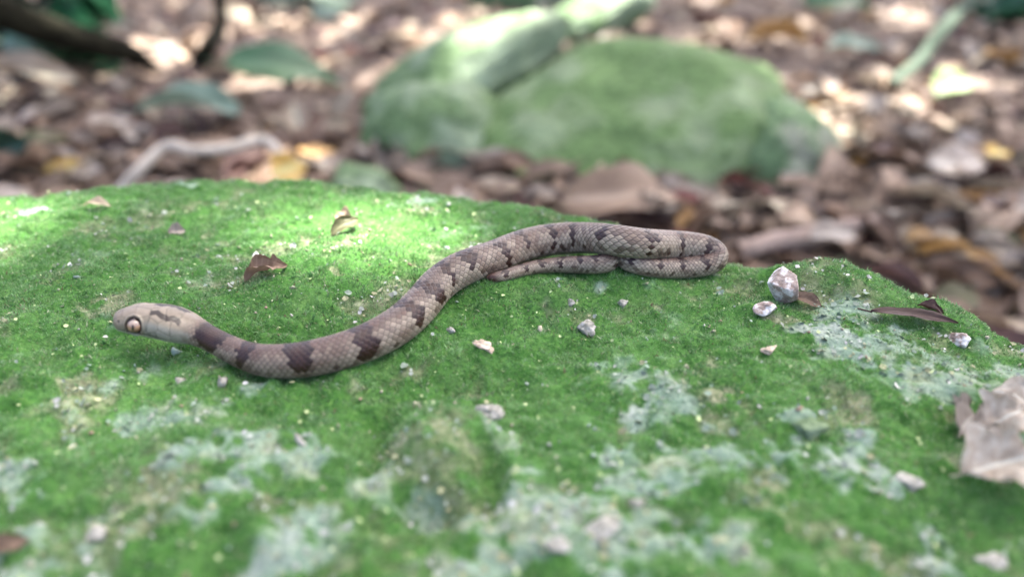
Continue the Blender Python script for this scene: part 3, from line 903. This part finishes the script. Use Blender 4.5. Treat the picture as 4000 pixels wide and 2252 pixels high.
# ================================================================== STONES
ICO = {}
def ico(sub):
    if sub not in ICO:
        bm = bmesh.new(); bmesh.ops.create_icosphere(bm, subdivisions=sub, radius=1.0)
        me = bpy.data.meshes.new('i'); bm.to_mesh(me); bm.free()
        co = np.empty(len(me.vertices) * 3, np.float32); me.vertices.foreach_get('co', co)
        fa = np.empty(len(me.polygons) * 3, np.int32); me.loops.foreach_get('vertex_index', fa)
        bpy.data.meshes.remove(me)
        ICO[sub] = (co.reshape(-1, 3).astype(float), fa.reshape(-1, 3))
    return ICO[sub]
def stone_mesh(name, size, seed, sub=5, rough=0.18, planes=7, freq=1.6, fine=0.03, hmin=.62, left=.12):
    co, fa = ico(sub)
    d = co.copy()
    r = np.random.default_rng(seed)
    rr = np.ones(len(d))
    for _ in range(planes):
        n = r.normal(0, 1, 3); n /= np.linalg.norm(n)
        h = r.uniform(hmin, hmin + .3)
        dn = d @ n
        with np.errstate(divide='ignore', invalid='ignore'):
            lim = np.where(dn > 1e-3, h / dn, 9)
        rr = np.minimum(rr, np.where(lim < rr, lim + left * (rr - lim), rr))
    f = 0
    for i in range(4):
        f = f + noise3(d[:, 0] * freq * 2 ** i + seed, d[:, 1] * freq * 2 ** i, d[:, 2] * freq * 2 ** i, seed + i) * 0.5 ** i
    g = noise3(d[:, 0] * 18 + seed, d[:, 1] * 18, d[:, 2] * 18, seed + 40) + noise3(d[:, 0] * 40 + seed, d[:, 1] * 40, d[:, 2] * 40, seed + 41) * .5
    p = d * (rr * (1 + rough * f + fine * g))[:, None]
    return mesh_np(name, p * np.array(size), fa)
def mossy_mat(name, green, lichen, bias, scale):
    m, nt, pb = new_mat(name)
    oc = N(nt, 'ShaderNodeTexCoord').outputs['Object']
    a = noise_node(nt, scale, 5, 0.6, oc); b = noise_node(nt, scale * 8, 4, .6, oc); c_ = noise_node(nt, scale * 2.3, 4, .6, oc)
    g = ramp(nt, b.outputs['Fac'], [(0.3, [q * .6 for q in green]), (0.55, green), (0.75, [q * 1.5 for q in green])])
    l = ramp(nt, c_.outputs['Fac'], [(0.3, [q * .75 for q in lichen]), (0.5, lichen), (0.7, [min(.8, q * 1.4) for q in lichen])])
    f = ramp(nt, a.outputs['Fac'], [(bias - .07, (0, 0, 0)), (bias + .07, (1, 1, 1))])
    nt.links.new(mixc(nt, f, g, l), pb.inputs['Base Color'])
    pb.inputs['Roughness'].default_value = 0.85
    pb.inputs['Specular IOR Level'].default_value = 0.2
    nt.links.new(bump(nt, b.outputs['Fac'], 0.1 / scale, 0.6), pb.inputs['Normal'])
    return m
MB = mossy_mat('boulder_moss', (.095, .16, .058), (.155, .205, .115), .55, 17)
MS = mossy_mat('slab_moss', (.095, .155, .068), (.165, .215, .14), .5, 16)
MG = mossy_mat('stone_brownish', (.095, .155, .075), (.18, .195, .145), .55, 20)
def stone(name, u, v, Y, size, seed, mat_, label, rot=(0, 0, 0), sub=5, cat='rock', zoff=0.0, **kw):
    me = stone_mesh(name, size, seed, sub, **kw)
    p = at_y(u, v, Y)
    o = link(name, me, mat_)
    o.location = (p[0], p[1], p[2] + zoff); o.rotation_euler = rot
    return tag(o, label, cat)
stone('boulder', 2420, 550, 0.56, (.185, .15, .088), 36, MB, 'large rounded green mossy boulder behind the snake', rough=.07, planes=4)
stone('boulder', 2960, 610, 0.50, (.070, .075, .052), 37, MG, 'brownish grey stone thinly mossed, beside the large rounded boulder', rough=.12)
stone('flat_stone', 1800, 330, 0.63, (.125, .07, .045), 41, MS, 'pale mossy slab tilted up against the large boulder, its top in sun', rot=(0.15, -0.42, 0.15), rough=.10, planes=6)
stone('boulder', 1720, 610, 0.52, (.075, .06, .065), 43, MS, 'grey green upright stone under the tilted slab', rough=.14, planes=6)
stone('stone', 1430, 730, 0.40, (.030, .03, .018), 47, MS, 'low pale green stone just behind the rock rim', rough=.15)
stone('flat_stone', 2330, 70, 0.98, (.085, .06, .035), 53, MS, 'sunlit pale green slab lying in the litter beyond the boulders', rot=(0, -.35, .3), rough=.12)
stone('stone', 2080, 20, 1.15, (.10, .07, .06), 57, MG, 'dark brownish stone beyond the tilted slab', rough=.15)

# ================================================================== WOODY THINGS
def tube(name, P, R, mat_, nseg=10, sub=6, wob=0.0, seed=0):
    P = np.array(P, float); R = np.array(R, float)
    Q, s = catmull(P, R, np.linalg.norm(np.diff(P, axis=0), axis=1).sum() / (len(P) * sub))
    if wob:
        Q[:, 0] += wob * noise2(s * 6 / max(s[-1], 1e-6), s * 0 + seed, seed); Q[:, 2] += wob * noise2(s * 6 / s[-1], s * 0 + seed, seed + 3)
    Tt = np.gradient(Q[:, :3], axis=0); Tt /= np.linalg.norm(Tt, axis=1)[:, None]
    ref = np.array((0.13, 0.21, 0.97)) if abs(Tt[:, 2]).mean() < .8 else np.array((1.0, .1, 0))
    A1 = np.cross(Tt, ref); A1 /= np.linalg.norm(A1, axis=1)[:, None]; B1 = np.cross(Tt, A1)
    an = np.linspace(0, 2 * np.pi, nseg, endpoint=False)
    rr = Q[:, 3][:, None] * (1 + 0.12 * noise2(s[:, None] * 4 / Q[:, 3].mean() * .25, an[None] * 1.3, seed + 7))
    V_ = Q[:, None, :3] + rr[..., None] * (A1[:, None] * np.cos(an)[None, :, None] + B1[:, None] * np.sin(an)[None, :, None])
    return mesh_np(name, V_.reshape(-1, 3), grid_faces(len(Q), nseg, wrap=True))
def bark(name, c0, c1, scale=60):
    m, nt, pb = new_mat(name)
    oc = N(nt, 'ShaderNodeTexCoord').outputs['Object']
    a = noise_node(nt, scale, 6, .65, oc)
    nt.links.new(ramp(nt, a.outputs['Fac'], [(.3, c0), (.7, c1)]), pb.inputs['Base Color'])
    pb.inputs['Roughness'].default_value = .95
    pb.inputs['Specular IOR Level'].default_value = .08
    nt.links.new(bump(nt, a.outputs['Fac'], .3 / scale, .7), pb.inputs['Normal'])
    return m
W_DARK = bark('bark_dark', (.005, .005, .003), (.018, .017, .010))
W_PALE = bark('twig_pale', (.34, .30, .25), (.52, .47, .40), 120)
W_MOSSY = bark('stick_mossy', (.025, .04, .028), (.08, .105, .08))
W_GREY = bark('stick_grey', (.16, .12, .10), (.34, .27, .23), 60)

# dark branch leaning in at the left, sapling stem
p = [at_y(-500, -160, .58), at_y(-150, -10, .61), at_y(150, 105, .65), at_y(350, 170, .69), at_y(500, 205, .74), on_ground(580, 265, .004), on_ground(660, 300, -.01)]
tag(link('branch', tube('branch', p, [.022, .020, .016, .014, .013, .011, .008], W_DARK, seed=2), W_DARK), 'dark crooked branch leaning down onto the leaf litter', 'branch')
p = [on_ground(780, 245, -.01), on_ground(800, 205, .03), at_y(856, 110, .82), at_y(862, 40, .83), at_y(850, -80, .84), at_y(862, -260, .86)]
tag(link('sapling', tube('stem', p, [.012, .010, .0085, .0075, .0075, .006], W_DARK, seed=4), W_DARK), 'thin dark upright sapling stem rising from the litter', 'sapling')
# pale bent twig with a yellow leaf
p = [on_ground(430, 790, .012), on_ground(540, 670, .034), on_ground(650, 572, .046), on_ground(760, 590, .046), on_ground(900, 578, .048), on_ground(1010, 548, .05), on_ground(1065, 565, .05), on_ground(1108, 625, .042)]
tag(link('twig', tube('twig', p, [.0044, .0044, .0042, .0040, .0040, .0040, .0036, .0030], W_PALE, seed=6), W_PALE), 'pale bent twig arching over the litter beside the rock', 'twig')
q = p[-1]
put_leaf('yellow_leaf', 'yellow', 2, (q[0] + .003, q[1] - .008, q[2] - .004), .92, (1.0, .15, 1.3), 'small bright yellow leaf hanging at the end of the pale bent twig')
p = [on_ground(2880, 985, .012), on_ground(3020, 945, .014), on_ground(3160, 930, .016), on_ground(3290, 890, .017), on_ground(3420, 862, .018)]
tag(link('stick', tube('stick', p, [.006, .007, .0072, .006, .004], W_GREY, seed=8), W_GREY), 'greyish brown stick lying in the litter past the snake', 'stick')
p = [on_ground(3480, 330, .02), on_ground(3600, 230, .03), on_ground(3680, 120, .05), on_ground(3820, -20, .07)]
tag(link('stick', tube('stick', p, [.006, .007, .008, .008], W_MOSSY, seed=9), W_MOSSY), 'grey green mossed stick slanting across the far litter', 'stick')

# leaves with a look of their own
def lone(kind, k, u, v, size, rot, label, lift=.015, name='fallen_leaf'):
    p = on_ground(u, v, lift)
    return put_leaf(name, kind, k, p, size, rot, label)
lone('lime', 0, 3715, 335, 1.15, (.45, -.1, 0.75), 'single fresh lime green leaf lying on the litter', .02, 'green_leaf')
lone('tan', 3, 3640, 800, 1.05, (.5, .2, 2.0), 'broad cream tan leaf standing on edge in the litter', .014)
lone('tan', 2, 3560, 1010 - 60, .9, (.6, .0, 1.2), 'pale buff leaf propped beside the greyish stick', .012)
lone('grey', 0, 3260, 925, .7, (.3, .1, .4), 'small pale grey leaf lying on the greyish stick', .024)
lone('yellow', 2, 3890, 600, .75, (.3, .2, .6), 'mustard yellow leaf among bleached litter', .016)
lone('grey', 3, 3760, 660, 1.0, (.3, .2, .3), 'whitish bleached leaf beside the mustard yellow leaf', .014)
lone('ochre', 1, 3040, 165, 1.5, (.2, .1, .25), 'long orange brown leaf far back in the litter', .014)
lone('pinkish', 3, 2440, 800, 1.35, (.35, .1, .1), 'broad pale pink brown dead leaf close behind the snake', .02)
lone('tan', 0, 2350, 690, .6, (.9, .2, 1.4), 'upright pale tan leaf against the foot of the boulder', .03)
lone('red', 0, 2900, 735, .9, (.6, .1, 2.2), 'dark red leaf at the foot of the brownish stone', .012)
lone('red', 2, 3060, 975, 1.0, (.2, .1, .2), 'reddish brown leaf under the greyish stick', .008)
lone('green', 2, 1490, 565, .75, (.9, .2, 1.9), 'small vivid green leaf beside the upright stone', .02, 'green_leaf')
lone('sage', 1, 760, 445, 1.6, (.1, .1, .1), 'long grey green leaf lying flat in the litter', .016, 'green_leaf')
lone('green', 3, 1110, 290, 1.5, (.5, .3, .5), 'broad green leaf among pale leaves beyond the twig', .04, 'green_leaf')
lone('tan', 1, 100, 320, 1.6, (.3, .1, .35), 'arched pale cream leaf below the dark branch', .03)
lone('sage', 0, 3340, 195, 1.3, (.2, .1, .2), 'pale sage green leaf in the far litter', .02, 'green_leaf')
lone('green', 3, 3270, 20, 1.4, (.5, .1, .1), 'dark green leaf at the far edge of the litter', .03, 'green_leaf')
lone('tan', 0, 920, 60, 1.1, (.9, .1, 1.2), 'sunlit whitish leaf standing beside the sapling stem', .03)
lone('grey', 2, 430, 480, .9, (.4, .1, 1.0), 'silvery grey leaf tilted among brown litter', .02)
lone('ochre', 2, 1240, 600, .7, (.3, .1, .6), 'rusty orange leaf beside the pale twig', .014)
lone('yellow', 0, 270, 660, .6, (.3, .1, .6), 'brownish yellow leaf near the left rim of the rock', .014)
lone('olive', 0, 170, 560, .8, (.3, .1, .6), 'olive leaf lying in the litter below the arched cream leaf', .014)

# low broad-leaved plants
def plant(name, u, v, Y, spec, label, matk, base=None):
    root = bpy.data.objects.new(name, None); COL.objects.link(root); root.empty_display_size = .02
    p = np.array(base) if base is not None else on_ground(u, v)
    root.location = p
    tag(root, label, 'plant')
    for (du, dv, dY, size, rot) in spec:
        q = at_y(u + du, v + dv, p[1] + dY) - p
        st = tube('stem', [(0, 0, -.01), (q[0] * .35, q[1] * .3, q[2] * .6), (q[0] * .9, q[1] * .9, q[2] - .006), tuple(q)], [.003, .0022, .0016, .0012], W_DARK, nseg=6, sub=3)
        link('stem', st, W_DARK, root)
        o = link('leaf', leaf_variant(matk, 0), None, root)
        o.location = q; o.rotation_euler = rot; o.scale = (size,) * 3
    return root
r = np.random.default_rng(5)
def rnd_leaves(n, du, dv, size, dY=.08):
    return [(r.uniform(*du), r.uniform(*dv), r.uniform(-dY, dY), r.uniform(*size), (r.normal(.95, .25), r.normal(0, .35), r.choice([0, 3.14]) + r.normal(0, .6))) for _ in range(n)]
plant('broadleaf_plant', 60, 300, .8, rnd_leaves(26, (-150, 330), (-380, -20), (1.0, 1.7), .05), 'dark glossy broad-leaved plant behind the crooked branch', 'teal')
plant('broadleaf_plant', -60, 640, .5, rnd_leaves(9, (-60, 170), (-130, 40), (.7, 1.0), .03), 'dark green seedling at the left rim of the rock', 'teal', base=on_ground(-60, 640))
plant('broadleaf_plant', 3950, 110, .9, rnd_leaves(12, (-120, 160), (-180, -30), (1.0, 1.6)), 'dark leafy shrub shoot beside the grey green mossed stick', 'teal')
plant('broadleaf_plant', 1250, 60, 1.2, rnd_leaves(9, (-320, 120), (-150, -20), (1.0, 1.6)), 'mid green low plant behind the sapling stem', 'sage')

# ================================================================== THINGS ON THE ROCK
M_QUARTZ, nt, pb = new_mat('pebble_quartz')
oc = N(nt, 'ShaderNodeTexCoord').outputs['Object']
a = noise_node(nt, 220, 6, .7, oc); b = noise_node(nt, 700, 4, .6, oc)
cq = ramp(nt, a.outputs['Fac'], [(.36, (.09, .055, .04)), (.47, (.22, .155, .12)), (.52, (.46, .44, .43)), (.62, (.74, .74, .75))])
nt.links.new(mixc(nt, .3, cq, ramp(nt, b.outputs['Fac'], [(.35, (.10, .08, .07)), (.6, (.45, .43, .42))])), pb.inputs['Base Color'])
pb.inputs['Roughness'].default_value = .6
nt.links.new(bump(nt, b.outputs['Fac'], .0008, .7), pb.inputs['Normal'])
M_CHIP, nt, pb = new_mat('chip_pale')
oc = N(nt, 'ShaderNodeTexCoord').outputs['Object']
b = noise_node(nt, 900, 4, .6, oc)
nt.links.new(ramp(nt, b.outputs['Fac'], [(.3, (.10, .10, .075)), (.55, (.27, .265, .23)), (.75, (.44, .43, .41))]), pb.inputs['Base Color'])
pb.inputs['Roughness'].default_value = .8
M_TANCHIP, nt, pb = new_mat('chip_tan')
oc = N(nt, 'ShaderNodeTexCoord').outputs['Object']
b = noise_node(nt, 900, 4, .6, oc)
nt.links.new(ramp(nt, b.outputs['Fac'], [(.3, (.20, .15, .10)), (.6, (.46, .38, .30))]), pb.inputs['Base Color'])
pb.inputs['Roughness'].default_value = .85

def pebble(u, v, size, seed, label, mat_=None, rot=(0, 0, 0), sub=4, sink=.7, name='pebble', group=None, **kw):
    kw = {**dict(planes=11, hmin=.48, left=.04), **kw}
    size = [q * 1.12 for q in size]
    p = on_rock(u, v)
    me = stone_mesh(name, [q * MM for q in size], seed, sub, **kw)
    o = link(name, me, mat_ or M_CHIP)
    o.location = (p[0], p[1], p[2] + size[2] * MM * (1 - sink)); o.rotation_euler = rot
    return tag(o, label, 'pebble', group)
pebble(3050, 1165, (5.6, 4.8, 4.7), 71, 'large white and brown angular pebble perched on the rock rim', M_QUARTZ, (0, .2, .5), 5, .10, rough=.06, planes=12, fine=.03)
pebble(2995, 1218, (3.3, 2.4, 1.7), 73, 'flat whitish pebble half sunk in moss below the perched pebble', M_QUARTZ, (0, 0, .2), 4, .3, rough=.2)
pebble(2290, 1292, (2.6, 2.2, 2.2), 75, 'round white pebble on the moss in front of the snake coil', M_CHIP, sub=4, rough=.25)
pebble(2432, 1188, (1.7, 1.4, 1.3), 77, 'small white pebble below the tail loop', M_CHIP, rough=.2)
pebble(2232, 1187, (1.1, 1.0, 1.2), 79, 'tiny white pebble beside the mossy lump', M_CHIP, rough=.2)
pebble(1762, 1292, (1.1, .9, .9), 81, 'tiny cream pebble beside the snake bend', M_CHIP, rough=.2)
pebble(707, 1492, (1.6, 1.2, 1.0), 83, 'small white pebble below the snake neck', M_CHIP, rough=.15)
pebble(870, 1505, (1.4, 1.4, 1.7), 85, 'egg shaped white pebble beside the pale lichen under the snake', M_CHIP, rough=.1)
pebble(2350, 2080, (3.17, 2.88, 1.87), 87, 'blurred round white pebble low on the front of the rock', M_CHIP, sub=4, rough=.15)
pebble(2180, 2140, (2.59, 1.58, 1.15), 89, 'flat white stone chip beside the round white front pebble', M_CHIP, rough=.2)
pebble(2490, 1970, (1.73, 1.3, 1.15), 90, 'white stone chip above the round white front pebble', M_CHIP, rough=.2)
pebble(1920, 1625, (3.0, 2.4, 2.2), 91, 'whitish stone chip beside the mossy hump on the rock front', M_CHIP, rough=.25)
pebble(3560, 1890, (3.0, 2.0, 1.6), 93, 'white chip beside the pale dead leaves', M_CHIP, rough=.2)
pebble(3160, 1680, (3.2, 2.6, 2.0), 95, 'pale grey green pebble in the moss near the dead leaves', MS, sub=4, rough=.2)
pebble(3870, 2210, (2.4, 2.0, 1.6), 97, 'whitish pebble at the front right foot of the moss', M_CHIP, rough=.2)
pebble(1890, 1350, (3.0, 1.5, .8), 99, 'narrow tan chip of bark lying on the moss', M_TANCHIP, (0, .15, -.8), rough=.3)
pebble(1170, 1715, (2.2, .8, .7), 101, 'slim white splinter on the lichen patch', M_CHIP, (0, .1, -.9), rough=.1)
pebble(3000, 1370, (2.2, 1.4, .9), 103, 'reddish brown bit of bark on the moss', M_TANCHIP, (0, 0, .3), rough=.3)
pebble(3740, 1265 + 70, (3.0, 2.4, 2.2), 105, 'grey stone bump beside the flat dark leaf', M_QUARTZ, sub=4, rough=.2)
pebble(380, 2090, (2.2, 1.6, 1.0), 107, 'pale curled chip on the front left moss', M_CHIP, rough=.25)
# fine grit scattered over the moss
co, fa = ico(1)
gv, gf, gc = [], [], []
r = np.random.default_rng(94)
n = 2600
x = r.uniform(-.19, .15, n); y = r.uniform(-.12, .085, n)
# cluster
cl = fbm2(x * 40, y * 40, 301, 2) + 0.35 * r.normal(0, 1, n) - 0.3 * (y > 0.0)
kq = (cl > 0.12) & (rim_dist(x, y) > 0)
x, y = x[kq], y[kq]
z = rock_h(x, y)
for i in range(len(x)):
    s_ = float(np.clip(r.lognormal(-1.1, .5), .15, 1.2)) * MM
    p_ = co * np.array((1, r.uniform(.3, 1), r.uniform(.25, .7))) * (1 + .45 * r.normal(0, 1, (len(co), 1)).clip(-1, 1)) * s_
    e = np.array(Euler((r.normal(0, .5), r.normal(0, .5), r.uniform(0, 6.28))).to_matrix())
    gv.append(p_ @ e.T + np.array((x[i], y[i], z[i] + .0004))); gf.append(fa + len(co) * i)
    c_ = [(.42, .42, .37), (.36, .33, .25), (.30, .32, .20), (.24, .17, .12), (.28, .36, .29)][int(r.integers(0, 5))]
    gc.append(np.repeat(np.array([c_]) * r.uniform(.6, 1.1), len(co), 0))
gme = mesh_np('grit', np.concatenate(gv), np.concatenate(gf))
vcol(gme, 'col', np.concatenate(gc))
M_GRIT, nt, pb = new_mat('grit_bits')
nt.links.new(attr(nt, 'col').outputs['Color'], pb.inputs['Base Color']); pb.inputs['Roughness'].default_value = .85
tag(link('grit', gme, M_GRIT), 'tiny pale crumbs of stone and bark strewn through the moss', 'grit', kind='stuff')

# lichen flakes: small lobes standing on the crust
n = 60000
x = RNG.uniform(-.19, .17, n); y = RNG.uniform(-.118, .08, n)
l_, b_ = cover_at(x, y)
stray = RNG.uniform(0, 1, n) < .035
kq = ((RNG.uniform(0, 1, n) < np.clip(l_ * .5 + b_ * .3, 0, 1)) | stray) & (rim_dist(x, y) > -.01)
x, y, stray = x[kq], y[kq], stray[kq]; n = len(x)
z = rock_h(x, y) + RNG.uniform(0, .0009, n) + .0004 * stray
sz = np.clip(RNG.lognormal(-.85, .45, n), .15, 1.1) * MM * np.where(stray, .6, 1.0)
ang = np.linspace(0, 2 * np.pi, 6, endpoint=False)
a0 = RNG.uniform(0, 6.28, n)
nrm = np.stack([RNG.normal(0, .55, n), RNG.normal(0, .55, n), np.ones(n)], 1); nrm /= np.linalg.norm(nrm, axis=1)[:, None]
t1 = np.stack([np.cos(a0), np.sin(a0), np.zeros(n)], 1); t1 -= nrm * (t1 * nrm).sum(1)[:, None]; t1 /= np.linalg.norm(t1, axis=1)[:, None]
t2 = np.cross(nrm, t1)
rr_ = sz[:, None] * RNG.uniform(.55, 1.15, (n, 6))
ring_v = np.stack([x, y, z], 1)[:, None] + rr_[..., None] * (t1[:, None] * np.cos(ang)[None, :, None] + t2[:, None] * np.sin(ang)[None, :, None]) + nrm[:, None] * (sz[:, None, None] * RNG.uniform(-.15, .5, (n, 6))[..., None])
cen = np.stack([x, y, z], 1)[:, None] + nrm[:, None] * (sz[:, None, None] * .1)
fv = np.concatenate([cen, ring_v], 1)
tri = np.array([(0, k_ + 1, (k_ + 1) % 6 + 1) for k_ in range(6)])
ff_ = (tri[None] + 7 * np.arange(n)[:, None, None]).reshape(-1, 3)
pal = np.array([(.14, .20, .15), (.18, .23, .18), (.24, .27, .23), (.24, .25, .14), (.38, .38, .36), (.12, .18, .12)])
tn = np.clip((fbm2(x * 55, y * 55, 119, 2) * 2.6 + 2.6 + RNG.normal(0, 1.1, n)), 0, 5).astype(int)
tn = np.where(stray & (RNG.uniform(0, 1, n) < .7), 6, tn)
pal = np.concatenate([pal, [(.34, .42, .20)]])
fc = np.repeat((pal[tn] * RNG.uniform(.7, 1.25, (n, 1)))[:, None], 7, 1)
flk = mesh_np('lichen', fv.reshape(-1, 3), ff_, smooth=False)
vcol(flk, 'col', fc.reshape(-1, 3))
tag(link('lichen', flk, M_GRIT), 'pale teal and whitish lichen lobes crusting parts of the rock', 'lichen', kind='stuff')

# dead leaves lying on the rock
def rock_leaf(u, v, kind, L, W, rot, label, cup=.4, bend=.15, torn=.2, seed=1, lift=.001, twist=.8, name='fallen_leaf', shape=.5):
    me = leaf_mesh('leaf', L * MM, W * MM, cup, bend, torn, seed, shape, twist, nx=48, ny=20)
    me.materials.append(LM[kind])
    p = on_rock(u, v)
    o = link(name, me); o.location = (p[0], p[1], p[2] + lift); o.rotation_euler = rot
    return tag(o, label, 'leaf')
rock_leaf(1040, 1075, 'brown', 11.5, 6, (.15, -.15, .35), 'small crumpled dark brown dead leaf on the moss behind the head', 1.0, .12, .5, 401, .0012, 1.6)
rock_leaf(1350, 905, 'olive', 10, 5, (.5, -.25, .75), 'small olive brown leaf tipped up on the sunlit moss', .6, .2, .15, 403, .0018, .6)
rock_leaf(1350, 862, 'pinkish', 7.5, 5, (.6, .0, -.8), 'dull pink dead leaf scrap behind the olive leaf', .3, .1, .1, 405, .0015, .4)
rock_leaf(695, 915, 'grey', 5, 4, (.5, .1, .3), 'small greyish beige leaf scrap on the moss far behind the head', .6, .2, .2, 407, .001, .5)
rock_leaf(385, 815, 'tan', 8, 4, (.1, .1, .1), 'pale cream leaf scrap at the sunlit rim of the rock', .5, .2, .1, 409, .0012, .4)
rock_leaf(3150, 1190, 'brown', 7.5, 4, (.35, .3, -.2), 'small brown leaf wedged under the perched pebble', .3, .1, .1, 411, .0012, .3)
rock_leaf(3560, 1262, 'dark', 20, 3.8, (.0, .10, -.12), 'long flat dark brown leaf lying along the right rim', .25, .05, .25, 413, .002, .4)
rock_leaf(3640, 1222, 'dark', 7, 3.5, (.2, .3, -.3), 'black curled leaf behind the long flat leaf', .8, .2, .3, 415, .0006, .9)
rock_leaf(3760, 1680, 'grey', 12, 9, (.4, .35, .9), 'grey brown curled dead leaf leaning in the heap of pale leaves', .6, .2, .3, 417, .002, .7)
rock_leaf(3900, 1690, 'cream', 13, 10, (.3, -.3, .4), 'cream coloured crisp dead leaf on top of the pale leaf heap', .6, .2, .35, 419, .003, .8)
rock_leaf(3880, 1860, 'cream', 15, 13, (.4, .05, .25), 'broad whitish ragged dead leaf at the front of the pale leaf heap', .45, .16, .6, 421, .003, .5)
rock_leaf(3970, 1600, 'cream', 11, 8, (.3, .2, -.5), 'pale pink dead leaf at the back of the pale leaf heap', .4, .2, .3, 423, .002, .6)
rock_leaf(10, 2170, 'brown', 9, 4, (.2, .2, .9), 'brown leaf scrap on the front left moss', .8, .1, .1, 425, .001, .3)

# ================================================================== THE TREE THAT SHADES THE PLACE
HC = 3.0
OFF = SUN[:2] / SUN[2]
def shade_xy(p, h):
    """where the sun ray to point p crosses height h"""
    return np.array(p[:2]) + OFF * (h - p[2])
# gaps: sunlit point, radius m
GAPS = [(on_rock(u, v, 0, rock_base), q) for u, v, q in ((1560, 935, .012), (1420, 975, -.006), (1800, 870, -.008), (60, 800, -.001), (420, 750, -.012), (1000, 790, -.020))] + []
rg = np.random.default_rng(12)
for _ in range(30):
    GAPS.append((on_ground(rg.uniform(0, 4000), rg.uniform(-200, 300), .015), float(rg.uniform(.006, .024))))
for (u, v, rr) in [(930, 70, .035), (720, 120, .02), (520, 150, .02), (1240, 190, .02), (1580, 240, .02), (1660, 90, .04), (2330, 70, .05), (2440, 165, .035), (2170, 260, .02), (3100, 440, .03), (3450, 330, .03), (1300, 60, .03), (1130, 40, .03), (100, 330, .012), (3700, 330, .012)]:
    GAPS.append((on_ground(u, v, .02), rr))
GAPS.append((at_y(1990, 165, .62), .014))
GAPS.append((at_y(1850, 300, .60), .018))
GAPS.append((on_ground(1090, 600, .02), .02))
tree = bpy.data.objects.new('forest_tree', None); COL.objects.link(tree); tree.empty_display_size = .2
tree.location = (3.9, 3.4, GROUND_Z)
tag(tree, 'leafy forest tree whose crown overhangs and shades the mossy rock', 'tree')
r = np.random.default_rng(77)
bark_t = bark('tree_bark', (.05, .04, .03), (.14, .11, .09), 14)
B0 = np.array((3.9, 3.4, GROUND_Z))
under(link('trunk', tube('trunk', [B0 + (0, 0, -.2), B0 + (-.03, 0, 1.0), B0 + (-.1, -.05, 2.2), B0 + (-.2, -.15, 3.4), B0 + (-.3, -.2, 4.6)], [.20, .15, .13, .11, .08], bark_t, nseg=16, seed=31), bark_t), tree)
ctr = shade_xy((0.0, 0.75, GROUND_Z), HC)
for q in range(9):
    tx = ctr + np.array((r.uniform(-1.4, 1.2), r.uniform(-1.2, 1.3)))
    z0 = B0[2] + 2.0 + .25 * q
    st = B0 + (-.1 - .02 * q, -.05, 2.0 + .25 * q)
    en = np.array((tx[0], tx[1], HC + r.uniform(.05, .5)))
    mid = st * .5 + en * .5 + (0, 0, .25)
    under(link('limb', tube('limb', [st, st * .75 + mid * .25 + (0, 0, .1), mid, en], [.05, .04, .025, .008], bark_t, nseg=8, seed=40 + q), bark_t), tree)
n = 26000
hh = r.uniform(HC - .15, HC + .75, n)
gx_ = r.uniform(-1.55, 1.55, n); gy_ = r.uniform(-0.75, 2.25, n)
cx_ = gx_ + OFF[0] * (hh - GROUND_Z); cy_ = gy_ + OFF[1] * (hh - GROUND_Z)
ls = r.uniform(.05, .085, n)
keep = np.ones(n, bool)
for (p, rr) in GAPS:
    ax, ay = p[0] + OFF[0] * (hh - p[2]), p[1] + OFF[1] * (hh - p[2])
    keep &= np.hypot(cx_ - ax, cy_ - ay) > rr + ls * .46
cl = fbm2(gx_ * 3, gy_ * 3, 401, 2)
cv_, cf_ = [], []
TMPL = np.array([(-.5, 0, 0), (-.2, .24, .03), (.15, .25, .03), (.5, 0, -.02), (.15, -.25, .03), (-.2, -.24, .03)])
TF = np.array([(0, 1, 2, 3), (0, 3, 4, 5)])
idx = np.where(keep)[0]
for m_, i in enumerate(idx):
    e = np.array(Euler((r.normal(0, .3) - .2, r.normal(0, .3), r.uniform(0, 6.28))).to_matrix())
    cv_.append((TMPL * ls[i] * 1.15) @ e.T + (cx_[i], cy_[i], hh[i])); cf_.append(TF + 6 * m_)
cme = mesh_np('crown', np.concatenate(cv_), np.concatenate(cf_), smooth=False)
under(link('crown', cme, LM['canopy']), tree)
